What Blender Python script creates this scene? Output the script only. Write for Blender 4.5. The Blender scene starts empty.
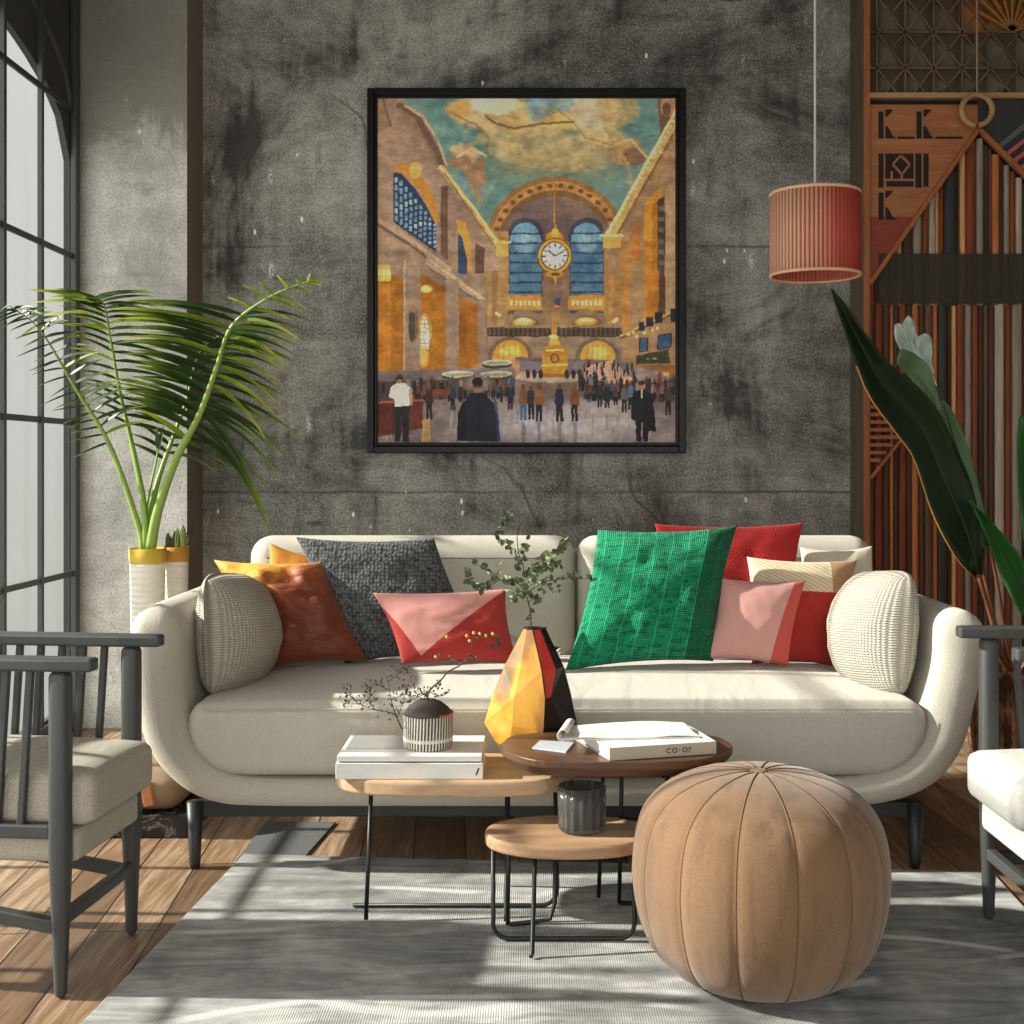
import bpy, bmesh, math, random
import numpy as np
from mathutils import Vector, Matrix, noise as mnoise

random.seed(7)
rng = np.random.default_rng(11)
SC = bpy.context.scene
COL = SC.collection
PI = math.pi
F = 1228.0            # focal length in pixels of a 1024 px frame
CX, CY, CH = 530.0, 462.0, 1.157   # vanishing point and camera height

def P(x, y, Y):
    """the point at depth Y seen at (x, y) of the photograph"""
    return Vector(((x - CX) * Y / F, Y, CH - (y - CY) * Y / F))

# ------------------------------------------------------------------ objects
def tag(o, label=None, cat=None, group=None, kind=None):
    if label: o['label'] = label
    if cat: o['category'] = cat
    if group: o['group'] = group
    if kind: o['kind'] = kind
    return o

def thing(name, label, cat, loc=(0, 0, 0), rz=0.0, group=None):
    o = bpy.data.objects.new(name, None)
    o.empty_display_size = 0.1
    COL.objects.link(o)
    o.location = loc
    o.rotation_euler = (0, 0, rz)
    return tag(o, label, cat, group)

class MB:
    """collects geometry in world coordinates and links it as ONE object"""
    def __init__(s):
        s.v, s.f, s.m, s.uv = [], [], [], []
    def add(s, vs, fs, mi=0, uvs=None):
        b = len(s.v)
        s.v += [Vector(p) for p in vs]
        for k, f in enumerate(fs):
            s.f.append(tuple(b + i for i in f))
            s.m.append(mi[k] if isinstance(mi, (list, tuple)) else mi)
        s.uv += list(uvs) if uvs is not None else [(0.0, 0.0)] * len(vs)
        return s
    def box(s, lo, hi, mi=0, M=None):
        x0, y0, z0 = lo; x1, y1, z1 = hi
        vs = [(x0,y0,z0),(x1,y0,z0),(x1,y1,z0),(x0,y1,z0),(x0,y0,z1),(x1,y0,z1),(x1,y1,z1),(x0,y1,z1)]
        if M is not None: vs = [M @ Vector(p) for p in vs]
        return s.add(vs, [(0,3,2,1),(4,5,6,7),(0,1,5,4),(1,2,6,5),(2,3,7,6),(3,0,4,7)], mi)
    def bar(s, a, b, w, h, mi=0, up=(0, 0, 1), w2=None, h2=None):
        a, b = Vector(a), Vector(b); d = (b - a).normalized(); up = Vector(up)
        sx = d.cross(up)
        if sx.length < 1e-4: sx = d.cross(Vector((1, 0, 0)))
        sx.normalize(); sz = sx.cross(d).normalized()
        w2 = w if w2 is None else w2; h2 = h if h2 is None else h2
        vs = []
        for p, ww, hh in ((a, w, h), (b, w2, h2)):
            for i, j in ((-1,-1),(1,-1),(1,1),(-1,1)):
                vs.append(p + sx * (i * ww / 2) + sz * (j * hh / 2))
        return s.add(vs, [(0,1,2,3),(7,6,5,4),(0,4,5,1),(1,5,6,2),(2,6,7,3),(3,7,4,0)], mi)
    def tube(s, pts, r, seg=8, mi=0, cap=True, closed=False):
        pts = [Vector(p) for p in pts]; n = len(pts)
        rs = r if isinstance(r, (list, tuple)) else [r] * n
        vs, fs = [], []
        prev = None
        for i, p in enumerate(pts):
            if closed: d = pts[(i + 1) % n] - pts[i - 1]
            else: d = pts[min(i + 1, n - 1)] - pts[max(i - 1, 0)]
            if d.length < 1e-9: d = Vector((0, 0, 1))
            d.normalize()
            if prev is None:
                ref = Vector((0, 0, 1)) if abs(d.z) < 0.9 else Vector((1, 0, 0))
                a = d.cross(ref).normalized()
            else:
                a = (prev - d * prev.dot(d))
                a = a.normalized() if a.length > 1e-6 else d.orthogonal().normalized()
            prev = a; b = d.cross(a)
            for k in range(seg):
                t = 2 * PI * k / seg
                vs.append(p + a * (math.cos(t) * rs[i]) + b * (math.sin(t) * rs[i]))
        for i in range(n if closed else n - 1):
            j = (i + 1) % n
            for k in range(seg):
                k2 = (k + 1) % seg
                fs.append((i*seg+k, i*seg+k2, j*seg+k2, j*seg+k))
        if cap and not closed:
            fs.append(tuple(range(seg))[::-1]); fs.append(tuple(range((n-1)*seg, n*seg)))
        return s.add(vs, fs, mi)
    def lathe(s, prof, c, seg=48, mi=0, sx=1.0, sy=1.0, rad=None):
        """prof: list of (r, z); c: base centre"""
        c = Vector(c); n = len(prof); vs, fs, uv = [], [], []
        for i, (r, z) in enumerate(prof):
            for k in range(seg):
                t = 2 * PI * k / seg
                q = rad(t, i / (n - 1)) if rad else 1.0
                vs.append(c + Vector((r*q*sx*math.cos(t), r*q*sy*math.sin(t), z)))
                uv.append((k / seg, i / (n - 1)))
        for i in range(n - 1):
            for k in range(seg):
                k2 = (k + 1) % seg
                fs.append((i*seg+k, i*seg+k2, (i+1)*seg+k2, (i+1)*seg+k))
        if prof[0][0] > 1e-5: fs.append(tuple(range(seg))[::-1])
        if prof[-1][0] > 1e-5: fs.append(tuple(range((n-1)*seg, n*seg)))
        return s.add(vs, fs, mi, uv)
    def prism(s, poly, fn, d0, d1, mi=0):
        """poly: 2-D points; fn(a, b, d) -> 3-D point"""
        n = len(poly)
        vs = [fn(a, b, d0) for a, b in poly] + [fn(a, b, d1) for a, b in poly]
        fs = [tuple(range(n))[::-1], tuple(range(n, 2*n))]
        fs += [(i, (i+1) % n, n+(i+1) % n, n+i) for i in range(n)]
        return s.add(vs, fs, mi)
    def build(s, name, mats, parent=None, smooth=False, bevel=0.0, loc=None, sub=0, solid=0.0, seg=2, local=False):
        me = bpy.data.meshes.new(name)
        o = bpy.data.objects.new(name, me)
        COL.objects.link(o)
        if parent is not None:
            M = Matrix.Translation(parent.location) @ parent.rotation_euler.to_matrix().to_4x4()
            par = parent.parent
            while par is not None:
                M = (Matrix.Translation(par.location) @ par.rotation_euler.to_matrix().to_4x4()) @ M
                par = par.parent
            o.parent = parent
        else:
            if loc is None:
                xs = [p.x for p in s.v]; ys = [p.y for p in s.v]; zs = [p.z for p in s.v]
                loc = ((min(xs)+max(xs))/2, (min(ys)+max(ys))/2, min(zs))
            o.location = loc
            M = Matrix.Translation(loc)
        Mi = Matrix() if local else M.inverted()
        me.from_pydata([Mi @ p for p in s.v], [], s.f)
        ul = me.uv_layers.new(name='UVMap')
        idx = np.empty(len(me.loops), dtype=np.int32); me.loops.foreach_get('vertex_index', idx)
        ul.data.foreach_set('uv', np.array(s.uv, dtype=np.float32)[idx].ravel())
        for m in (mats if isinstance(mats, (list, tuple)) else [mats]): me.materials.append(m)
        me.polygons.foreach_set('material_index', s.m)
        bm = bmesh.new(); bm.from_mesh(me)
        if s.v and len(s.v) < 60000: bmesh.ops.recalc_face_normals(bm, faces=bm.faces)
        bm.to_mesh(me); bm.free()
        if smooth: me.polygons.foreach_set('use_smooth', [True] * len(me.polygons))
        if solid:
            md = o.modifiers.new('solid', 'SOLIDIFY'); md.thickness = solid; md.offset = 0
        if bevel:
            md = o.modifiers.new('bevel', 'BEVEL'); md.width = bevel; md.segments = seg
            md.limit_method = 'ANGLE'; md.angle_limit = math.radians(40)
            md.harden_normals = False
        if sub:
            md = o.modifiers.new('sub', 'SUBSURF'); md.levels = sub; md.render_levels = sub
        me.update()
        return o

def catmull(pts, n):
    pts = [Vector(p) for p in pts]; out = []
    q = [pts[0]*2 - pts[1]] + pts + [pts[-1]*2 - pts[-2]]
    m = len(pts) - 1
    for k in range(n):
        t = k / (n - 1) * m; i = min(int(t), m - 1); u = t - i
        a, b, c, d = q[i:i+4]
        out.append(0.5*((2*b) + (c-a)*u + (2*a-5*b+4*c-d)*u*u + (3*b-a-3*c+d)*u**3))
    return out

# ------------------------------------------------------------------ materials
def lin(c):
    """sRGB 0-255 -> linear"""
    return tuple((x/255/12.92 if x/255 <= 0.04045 else ((x/255+0.055)/1.055)**2.4) for x in c)

class NT:
    def __init__(s, name):
        s.m = bpy.data.materials.new(name); s.m.use_nodes = True
        s.t = s.m.node_tree; s.t.nodes.clear()
        s.out = s.n('ShaderNodeOutputMaterial')
        s.b = s.n('ShaderNodeBsdfPrincipled')
        s.l(s.b.outputs[0], s.out.inputs[0])
    def n(s, typ, **kw):
        nd = s.t.nodes.new(typ)
        for k, v in kw.items(): setattr(nd, k, v)
        return nd
    def l(s, a, b): s.t.links.new(a, b)
    def set(s, sock, v):
        if hasattr(v, 'is_output') or isinstance(v, bpy.types.NodeSocket): s.l(v, sock)
        elif isinstance(v, tuple) and len(v) == 3 and sock.type == 'RGBA': sock.default_value = (*v, 1)
        else: sock.default_value = v
    def coord(s, kind='Object', scale=(1, 1, 1), rot=(0, 0, 0), loc=(0, 0, 0)):
        tc = s.n('ShaderNodeTexCoord'); mp = s.n('ShaderNodeMapping')
        s.l(tc.outputs[kind], mp.inputs[0])
        mp.inputs['Scale'].default_value = scale; mp.inputs['Rotation'].default_value = rot
        mp.inputs['Location'].default_value = loc
        return mp.outputs[0]
    def noise(s, co, scale, detail=4, rough=0.55, dist=0.0):
        nd = s.n('ShaderNodeTexNoise'); s.l(co, nd.inputs['Vector'])
        nd.inputs['Scale'].default_value = scale; nd.inputs['Detail'].default_value = detail
        nd.inputs['Roughness'].default_value = rough; nd.inputs['Distortion'].default_value = dist
        return nd.outputs[0]
    def wave(s, co, scale, dist=0.0, d='X', detail=2, dscale=1.0, typ='BANDS'):
        nd = s.n('ShaderNodeTexWave'); nd.wave_type = typ
        if typ == 'BANDS': nd.bands_direction = d
        s.l(co, nd.inputs['Vector']); nd.inputs['Scale'].default_value = scale
        nd.inputs['Distortion'].default_value = dist; nd.inputs['Detail'].default_value = detail
        nd.inputs['Detail Scale'].default_value = dscale
        return nd.outputs['Fac']
    def voro(s, co, scale, out='Distance', feature='F1', rnd=1.0):
        nd = s.n('ShaderNodeTexVoronoi'); nd.feature = feature; s.l(co, nd.inputs['Vector'])
        nd.inputs['Scale'].default_value = scale; nd.inputs['Randomness'].default_value = rnd
        return nd.outputs[out]
    def ramp(s, fac, stops, interp='LINEAR'):
        nd = s.n('ShaderNodeValToRGB'); nd.color_ramp.interpolation = interp
        s.l(fac, nd.inputs[0]); e = nd.color_ramp.elements
        while len(e) < len(stops): e.new(0.5)
        for k, (p, c) in enumerate(stops):
            e[k].position = p
            e[k].color = (*c, 1) if isinstance(c, tuple) else (c, c, c, 1)
        return nd.outputs[0]
    def mix(s, fac, a, b, mode='MIX'):
        nd = s.n('ShaderNodeMix'); nd.data_type = 'RGBA'; nd.blend_type = mode
        s.set(nd.inputs[0], fac); s.set(nd.inputs[6], a); s.set(nd.inputs[7], b)
        return nd.outputs[2]
    def math(s, op, a, b=0.0):
        nd = s.n('ShaderNodeMath'); nd.operation = op
        s.set(nd.inputs[0], a); s.set(nd.inputs[1], b)
        return nd.outputs[0]
    def sep(s, co):
        nd = s.n('ShaderNodeSeparateXYZ'); s.l(co, nd.inputs[0]); return nd.outputs
    def bump(s, h, strength=0.3, dist=0.01):
        nd = s.n('ShaderNodeBump'); s.l(h, nd.inputs['Height'])
        nd.inputs['Strength'].default_value = strength; nd.inputs['Distance'].default_value = dist
        s.l(nd.outputs[0], s.b.inputs['Normal'])
    def fin(s, col, rough=0.6, metal=0.0, spec=0.5, sheen=0.0, trans=0.0):
        s.set(s.b.inputs['Base Color'], col); s.set(s.b.inputs['Roughness'], rough)
        s.b.inputs['Metallic'].default_value = metal
        s.b.inputs['Specular IOR Level'].default_value = spec
        s.b.inputs['Sheen Weight'].default_value = sheen
        s.b.inputs['Transmission Weight'].default_value = trans
        return s.m

def m_plain(name, c, rough=0.5, metal=0.0, spec=0.5, var=0.12, scale=14, bump=0.0):
    t = NT(name); co = t.coord('Object'); c = lin(c)
    n = t.noise(co, scale, 4)
    col = t.mix(n, tuple(x*(1-var) for x in c), tuple(min(1, x*(1+var)) for x in c))
    if bump: t.bump(t.noise(co, scale*8, 3), bump, 0.004)
    return t.fin(col, rough, metal, spec)

def m_knit(name, c, scale=170, strength=0.6, var=0.2, kind='Object', dark=0.55, rough=0.9, sheen=0.1):
    t = NT(name); co = t.coord(kind); c = lin(c)
    v = t.voro(co, scale, rnd=0.55)
    n = t.noise(co, 7, 3)
    base = t.mix(n, tuple(x*(1-var) for x in c), c)
    col = t.mix(t.ramp(v, [(0.15, 0.0), (0.75, 1.0)]), base, tuple(x*dark for x in c))
    t.bump(t.math('MULTIPLY', v, -1.0), strength, 0.004)
    return t.fin(col, rough, 0, 0.2, sheen)

def m_wood(name, c1, c2, scale=3.0, rough=0.45, axis='X', stretch=9.0, rot=(0, 0, 0)):
    sc = {'X': (1, stretch, stretch), 'Y': (stretch, 1, stretch), 'Z': (stretch, stretch, 1)}[axis]
    t = NT(name); co = t.coord('Object', sc, rot)
    n = t.noise(co, scale, 6, 0.6, 0.6); w = t.noise(co, scale*4, 3)
    f = t.mix(0.35, n, w)
    col = t.ramp(f, [(0.3, lin(c1)), (0.7, lin(c2))])
    t.bump(f, 0.12, 0.004)
    return t.fin(col, rough, 0, 0.4)
# =================================================================== camera
cam = bpy.data.cameras.new('camera'); camo = bpy.data.objects.new('camera', cam); COL.objects.link(camo)
camo.location = (0, 0, CH); camo.rotation_euler = (PI/2, 0, 0)
cam.sensor_width = 36.0; cam.lens = 36.0 * F / 1024
cam.shift_x = (512 - CX) / 1024; cam.shift_y = (CY - 512) / 1024
cam.clip_start = 0.05; cam.clip_end = 100
SC.camera = camo
SC.view_settings.view_transform = 'Standard'; SC.view_settings.look = 'None'
SC.view_settings.gamma = 1.0; SC.view_settings.use_curve_mapping = False
SC.view_settings.exposure = 0.0

# =================================================================== light
sun = bpy.data.lights.new('sun', 'SUN'); suno = bpy.data.objects.new('sun', sun); COL.objects.link(suno)
SUN_AZ, SUN_EL = math.atan(-0.02), math.radians(29)
sd = Vector((math.cos(SUN_AZ)*math.cos(SUN_EL), math.sin(SUN_AZ)*math.cos(SUN_EL), -math.sin(SUN_EL)))
suno.rotation_euler = sd.to_track_quat('-Z', 'Y').to_euler()
suno.location = (-6, -1, 5)
sun.energy = 13.5; sun.color = (1.0, 0.95, 0.86); sun.angle = math.radians(1.1)

w = bpy.data.worlds.new('sky'); SC.world = w; w.use_nodes = True
wt = w.node_tree; wt.nodes.clear()
wo = wt.nodes.new('ShaderNodeOutputWorld'); wb = wt.nodes.new('ShaderNodeBackground')
wtc = wt.nodes.new('ShaderNodeTexCoord'); wsp = wt.nodes.new('ShaderNodeSeparateXYZ'); wr = wt.nodes.new('ShaderNodeValToRGB')
wt.links.new(wtc.outputs['Generated'], wsp.inputs[0])
wmr = wt.nodes.new('ShaderNodeMapRange'); wt.links.new(wsp.outputs['Z'], wmr.inputs[0])
wmr.inputs[1].default_value = -1; wmr.inputs[2].default_value = 1
wt.links.new(wmr.outputs[0], wr.inputs[0])
e = wr.color_ramp.elements
e[0].position = 0.40; e[0].color = (0.60, 0.585, 0.54, 1)
e[1].position = 0.75; e[1].color = (0.90, 0.90, 0.88, 1)
wt.links.new(wr.outputs[0], wb.inputs[0])
# sky brightened behind the viewer as added fill, duller beyond the window
wm2 = wt.nodes.new('ShaderNodeMapRange'); wm2.interpolation_type = 'SMOOTHSTEP'; wdt = wt.nodes.new('ShaderNodeVectorMath'); wdt.operation = 'DOT_PRODUCT'; wt.links.new(wtc.outputs['Generated'], wdt.inputs[0])
wdt.inputs[1].default_value = (-0.62, -0.78, 0.0); wt.links.new(wdt.outputs['Value'], wm2.inputs[0])
wm2.inputs[1].default_value = 0.0; wm2.inputs[2].default_value = 0.75; wm2.inputs[3].default_value = 1.1; wm2.inputs[4].default_value = 3.5
wt.links.new(wm2.outputs[0], wb.inputs[1])
wt.links.new(wb.outputs[0], wo.inputs[0])

# =================================================================== room
XL, XR, YB, YF, ZC = -1.957, 2.62, 5.6, -2.3, 3.45

def m_concrete(name, dark, light, seed=0.0, lo=0.40, hi=0.60, marks=1.0, top_shadow=False):
    t = NT(name); co = t.coord('Object', loc=(seed, seed, seed))
    a = t.noise(co, 0.9, 5, 0.6, 0.6)
    b = t.noise(co, 4.2, 10, 0.78, 0.7)
    st = t.noise(t.coord('Object', (6, 6, 0.7), loc=(seed, 2, 3)), 1.4, 6, 0.7, 0.3)     # vertical run marks
    hz = t.noise(t.coord('Object', (0.7, 0.7, 5), loc=(3, seed, 1)), 2.0, 7, 0.75, 0.8)  # trowel strokes
    f = t.mix(0.45, a, b); f = t.mix(0.22, f, st); f = t.mix(0.16, f, hz)
    ld, ll = lin(dark), lin(light)
    col = t.ramp(f, [(lo, ld), ((lo+hi)/2, tuple(0.55*x+0.45*y for x, y in zip(ld, ll))), (hi, ll)])
    # sandy grain
    g = t.noise(co, 110, 4, 0.8)
    col = t.mix(t.ramp(g, [(0.38, 0.55), (0.5, 0.0)]), col, tuple(0.35*x for x in ld))
    col = t.mix(t.ramp(g, [(0.52, 0.0), (0.66, 0.35)]), col, tuple(min(1, 1.9*x) for x in ll))
    # soft dark patches, dents and strokes
    pt = t.mix(0.4, t.noise(t.coord('Object', (1, 1, 1.2), loc=(seed+7, 1, 4)), 1.3, 7, 0.72, 0.8), st)
    col = t.mix(t.ramp(pt, [(0.485, 0.0), (0.60, 0.88*marks)]), col, tuple(0.42*x for x in ld))
    v2 = t.voro(t.coord('Object', (0.55, 1, 2.8), loc=(4, seed, 2)), 3.2)
    dk = t.math('MULTIPLY', t.ramp(v2, [(0.06, 1.0), (0.13, 0.0)]), t.ramp(b, [(0.44, 0.0), (0.56, 1.0)]))
    col = t.mix(t.math('MULTIPLY', dk, 0.8*marks), col, tuple(0.4*x for x in ld))
    # hairline cracks
    wv = t.wave(t.coord('Object', rot=(0.3, 0.7, 0.2), loc=(seed, 3, 1)), 0.42, 14, 'X', 4, 1.6)
    ck = t.math('MULTIPLY', t.ramp(wv, [(0.994, 0.0), (0.9995, 1.0)]), t.ramp(t.noise(co, 1.4, 2), [(0.52, 0.0), (0.62, 0.55)]))
    col = t.mix(t.math('MULTIPLY', ck, marks), col, tuple(0.4*x for x in ld))
    # chipped white specks and pale scrapes
    v = t.voro(t.coord('Object', (1, 1, 0.5), loc=(seed, 0, 5)), 11)
    n2 = t.noise(co, 2.6, 2)
    sp = t.math('MULTIPLY', t.ramp(v, [(0.05, 1.0), (0.085, 0.0)]), t.ramp(n2, [(0.50, 0.0), (0.56, 1.0)]))
    v3 = t.voro(t.coord('Object', (2.6, 1, 0.8), loc=(seed, 6, 2)), 2.4)
    sc = t.math('MULTIPLY', t.ramp(v3, [(0.05, 1.0), (0.10, 0.0)]), t.ramp(g, [(0.47, 0.0), (0.55, 0.8)]))
    col = t.mix(t.math('MAXIMUM', sp, sc), col, tuple(min(1, 2.0*x) for x in ll))
    # board joints
    z = t.sep(t.coord('Object'))[2]
    if top_shadow:
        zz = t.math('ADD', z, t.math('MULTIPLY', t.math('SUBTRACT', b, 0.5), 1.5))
        col = t.mix(t.ramp(t.math('MULTIPLY', zz, 0.3), [(0.735, 0.0), (0.80, 0.78)]), col, tuple(0.5*x for x in ld))  # arched window's shadow painted into the upper plaster
    else:
        for h in (1.02, 2.14):
            wob = t.math('MULTIPLY', t.noise(co, 4, 3), 0.02)
            d = t.math('ABSOLUTE', t.math('SUBTRACT', t.math('ADD', z, wob), h + 0.01))
            jn = t.math('MULTIPLY', t.ramp(d, [(0.0, 1.0), (0.009, 0.0)]), t.ramp(hz, [(0.40, 0.0), (0.55, 0.8)]))
            col = t.mix(jn, col, tuple(0.5*x for x in ld))
    t.bump(t.mix(0.5, b, g), 0.4, 0.01)
    return t.fin(col, 0.85, 0, 0.25)

M_wall = m_concrete('dark_concrete', (84, 83, 78), (198, 196, 190), 1.7)
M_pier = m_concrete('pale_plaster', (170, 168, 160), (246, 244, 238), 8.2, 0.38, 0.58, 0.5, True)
M_piside = m_plain('brown_plaster', (132, 116, 104), 0.85, var=0.2, scale=6, bump=0.3)
M_ceil = m_plain('ceiling_paint', (150, 148, 142), 0.9)
M_iron = m_plain('window_iron', (62, 63, 62), 0.5, 0.0, 0.5)
M_spand = m_plain('dark_render', (64, 64, 62), 0.8, var=0.15, scale=3)

def m_floor():
    t = NT('oak_planks')
    co = t.coord('Object', rot=(0, 0, math.radians(86)))
    br = t.n('ShaderNodeTexBrick'); t.l(co, br.inputs['Vector'])
    br.inputs['Color1'].default_value = (0.12, 0.12, 0.12, 1); br.inputs['Color2'].default_value = (0.9, 0.9, 0.9, 1)
    br.inputs['Mortar'].default_value = (0.5, 0.5, 0.5, 1)
    br.inputs['Scale'].default_value = 1.0; br.inputs['Mortar Size'].default_value = 0.0025
    br.inputs['Brick Width'].default_value = 1.35; br.inputs['Row Height'].default_value = 0.155
    br.offset = 0.37
    g = t.noise(t.coord('Object', (16, 1.1, 1), rot=(0, 0, math.radians(-4))), 2.2, 7, 0.65, 1.0)
    g2 = t.noise(t.coord('Object', (60, 3, 1)), 2.0, 4)
    f = t.mix(0.42, g, br.outputs['Color']); f = t.mix(0.25, f, g2)
    col = t.ramp(f, [(0.28, lin((68, 47, 33))), (0.5, lin((130, 103, 79))), (0.72, lin((208, 184, 154)))])
    col = t.mix(br.outputs['Fac'], col, lin((34, 22, 14)))
    h = t.mix(br.outputs['Fac'], g, (0, 0, 0)); t.bump(h, 0.25, 0.004)
    return t.fin(col, 0.42, 0, 0.45)
M_floor = m_floor()

MB().box((XL-0.05, YF, -0.12), (XR+0.2, YB+0.25, 0)).build('floor', M_floor)['kind'] = 'structure'
MB().box((XL-0.05, YF, ZC), (XR+0.2, YB+0.25, ZC+0.15)).build('ceiling', M_ceil)['kind'] = 'structure'
MB().box((XL-0.02, YB, 0), (XR+0.2, YB+0.2, ZC)).build('wall_back', M_wall, loc=(0, YB, 0))['kind'] = 'structure'
MB().box((XR, YF, 0), (XR+0.2, YB, ZC)).build('wall_right', M_ceil)['kind'] = 'structure'
# the pale pier in the corner: plaster face, brown returning side
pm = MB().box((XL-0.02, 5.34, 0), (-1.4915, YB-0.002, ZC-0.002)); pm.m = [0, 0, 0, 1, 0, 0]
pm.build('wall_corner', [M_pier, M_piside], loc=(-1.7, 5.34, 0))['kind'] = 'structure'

# window wall: dark masonry with arched openings, iron grid in front of it
def arch_z(y, yc, hw, z0, rise): return z0 + rise*math.sqrt(max(0.0, 1-((y-yc)/hw)**2))
bays = [(2.45, 5.27), (0.0, 2.30), (-2.2, -0.15)]  # last bay is unseen, added to let in more sky light
wl = MB()
xa, xb = XL-0.045, XL-0.018
ycur = 5.34
for (y0, y1) in bays:
    wl.box((xa, y1, 0), (xb, ycur, ZC-0.002)); ycur = y0
    yc, hw = (y0+y1)/2, (y1-y0)/2
    N = 28; ys = [y0+(y1-y0)*k/N for k in range(N+1)]
    low = [(y, arch_z(y, yc, hw, 2.45, 0.45)) for y in ys]
    wl.prism([(y0, ZC-0.002)] + low + [(y1, ZC-0.002)], lambda a, b, d: Vector((d, a, b)), xa, xb)
    wl.box((xa, y0, 0), (xb, y1, 0.10))
wl.box((xa, YF, 0), (xb, ycur, ZC-0.002))
wl.build('wall_left', M_spand, loc=(XL, 2.5, 0))['kind'] = 'structure'

tg = NT('window_glass'); tg.t.nodes.remove(tg.b)
mx = tg.n('ShaderNodeMixShader'); tr = tg.n('ShaderNodeBsdfTransparent'); gl = tg.n('ShaderNodeBsdfGlossy')
tr.inputs[0].default_value = (0.90, 0.91, 0.90, 1); gl.inputs['Roughness'].default_value = 0.05; mx.inputs[0].default_value = 0.06
tg.l(tr.outputs[0], mx.inputs[1]); tg.l(gl.outputs[0], mx.inputs[2]); tg.l(mx.outputs[0], tg.out.inputs[0])
M_glass = tg.m

for k, (y0, y1) in enumerate(bays):
    wn = thing('window_%d' % (k+1), None, None, (XL, (y0+y1)/2, 0)); wn['kind'] = 'structure'
    fr = MB()
    xo, xi = XL-0.016, XL+0.010
    fr.box((xo, y1, 0.0), (xi, y1+0.045, ZC-0.004)); fr.box((xo, y0-0.045, 0.0), (xi, y0, ZC-0.004))
    fr.box((xo, y0, 0.02), (xi, y1, 0.09))
    fr.build('frame', M_iron, wn, bevel=0.004)
    mt = MB()
    ys = [y1 - 0.34 - 0.353*j for j in range(8)]
    for y in ys:
        if y > y0+0.05: mt.box((xo, y-0.012, 0.09), (xi-0.008, y+0.012, ZC-0.006))
    for z in (0.679, 1.327, 2.04, 2.666): mt.box((xo+0.004, y0, z-0.012), (xi-0.012, y1, z+0.012))
    # second, outer arch moulding
    yc, hw = (y0+y1)/2, (y1-y0)/2
    arc = [Vector((XL-0.018, yc+hw*math.cos(a), 2.66+0.48*math.sin(a))) for a in [PI*j/40 for j in range(41)]]
    mt.tube(arc, 0.014, 6)
    mt.build('muntins', M_iron, wn)
    yz = [(y0, 0.09), (y1, 0.09)] + [(y0+(y1-y0)*(28-j)/28, arch_z(y0+(y1-y0)*(28-j)/28, yc, hw, 2.45, 0.45)) for j in range(29)]
    MB().prism(yz, lambda a, b, d: Vector((d, a, b)), XL-0.036, XL-0.032).build('pane', M_glass, wn)

# =================================================================== rug and mat
def m_rug():
    t = NT('grey_woven_rug'); co = t.coord('Object')
    a = t.noise(co, 1.7, 5, 0.6, 0.8); b = t.noise(co, 9, 4, 0.6); c = t.noise(t.coord('Object', (1, 5, 1)), 3.0, 5, 0.6, 1.5)
    f = t.mix(0.45, a, c); f = t.mix(0.2, f, b)
    col = t.ramp(f, [(0.36, lin((92, 93, 91))), (0.5, lin((158, 158, 154))), (0.64, lin((222, 222, 217)))])
    # pale drawn lines
    w1 = t.wave(t.coord('Object', rot=(0, 0, 1.25)), 0.55, 7.0, 'X', 2, 0.9)
    ln = t.math('MULTIPLY', t.ramp(w1, [(0.988, 0.0), (0.998, 1.0)]), t.ramp(t.noise(co, 2.2, 3), [(0.45, 0.0), (0.55, 0.9)]))
    w2 = t.wave(t.coord('Object', rot=(0, 0, 0.2), loc=(2, 1, 0)), 0.45, 9.0, 'Y', 2, 0.8)
    ln2 = t.math('MULTIPLY', t.ramp(w2, [(0.99, 0.0), (0.999, 1.0)]), t.ramp(t.noise(co, 2.7, 3), [(0.47, 0.0), (0.57, 0.8)]))
    col = t.mix(t.math('MAXIMUM', ln, ln2), col, lin((226, 226, 222)))
    wx = t.wave(t.coord('Object', rot=(0, 0, 0.0)), 58, 0.6, 'X', 1, 3); wy = t.wave(t.coord('Object'), 58, 0.6, 'Y', 1, 3)
    wv = t.math('MULTIPLY', wx, wy)
    col = t.mix(t.ramp(wv, [(0.05, 0.0), (0.5, 1.0)]), t.mix(0.3, col, (0, 0, 0)), col)
    t.bump(wv, 0.5, 0.004)
    return t.fin(col, 0.95, 0, 0.1, 0.1)
M_rug = m_rug()
RA = math.radians(-4.2)
RM = Matrix.Translation((0.18, 2.38, 0)) @ Matrix.Rotation(RA, 4, 'Z')
rg = MB(); N, hw, hd = 60, 1.035, 1.14
bx = [(-hw - 0.07 + (2*hw+0.07)*k/N) for k in range(N+1)]
poly = [(x, -hd) for x in bx] + [(x, hd + 0.004*math.sin(3*x)) for x in reversed(bx)]
rg.prism(poly, lambda a, b, d: RM @ Vector((a, b, d)), 0.001, 0.010)
rug = rg.build('rug', M_rug, bevel=0.003, loc=(0.18, 2.38, 0))
tag(rug, 'large grey woven rug with pale line drawings under the coffee tables', 'rug')
mt = MB().prism([P(236,862,3.55).xy, P(302,862,3.55).xy, P(336,824,3.93).xy, P(266,824,3.93).xy],
                lambda a, b, d: Vector((a, b, d)), 0.001, 0.007)
o = mt.build('floor_mat', m_knit('dark_grey_mat', (96, 98, 98), 260, 0.5), bevel=0.002)
tag(o, 'narrow dark grey mat lying on the planks under the left end of the sofa', 'mat')

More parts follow.
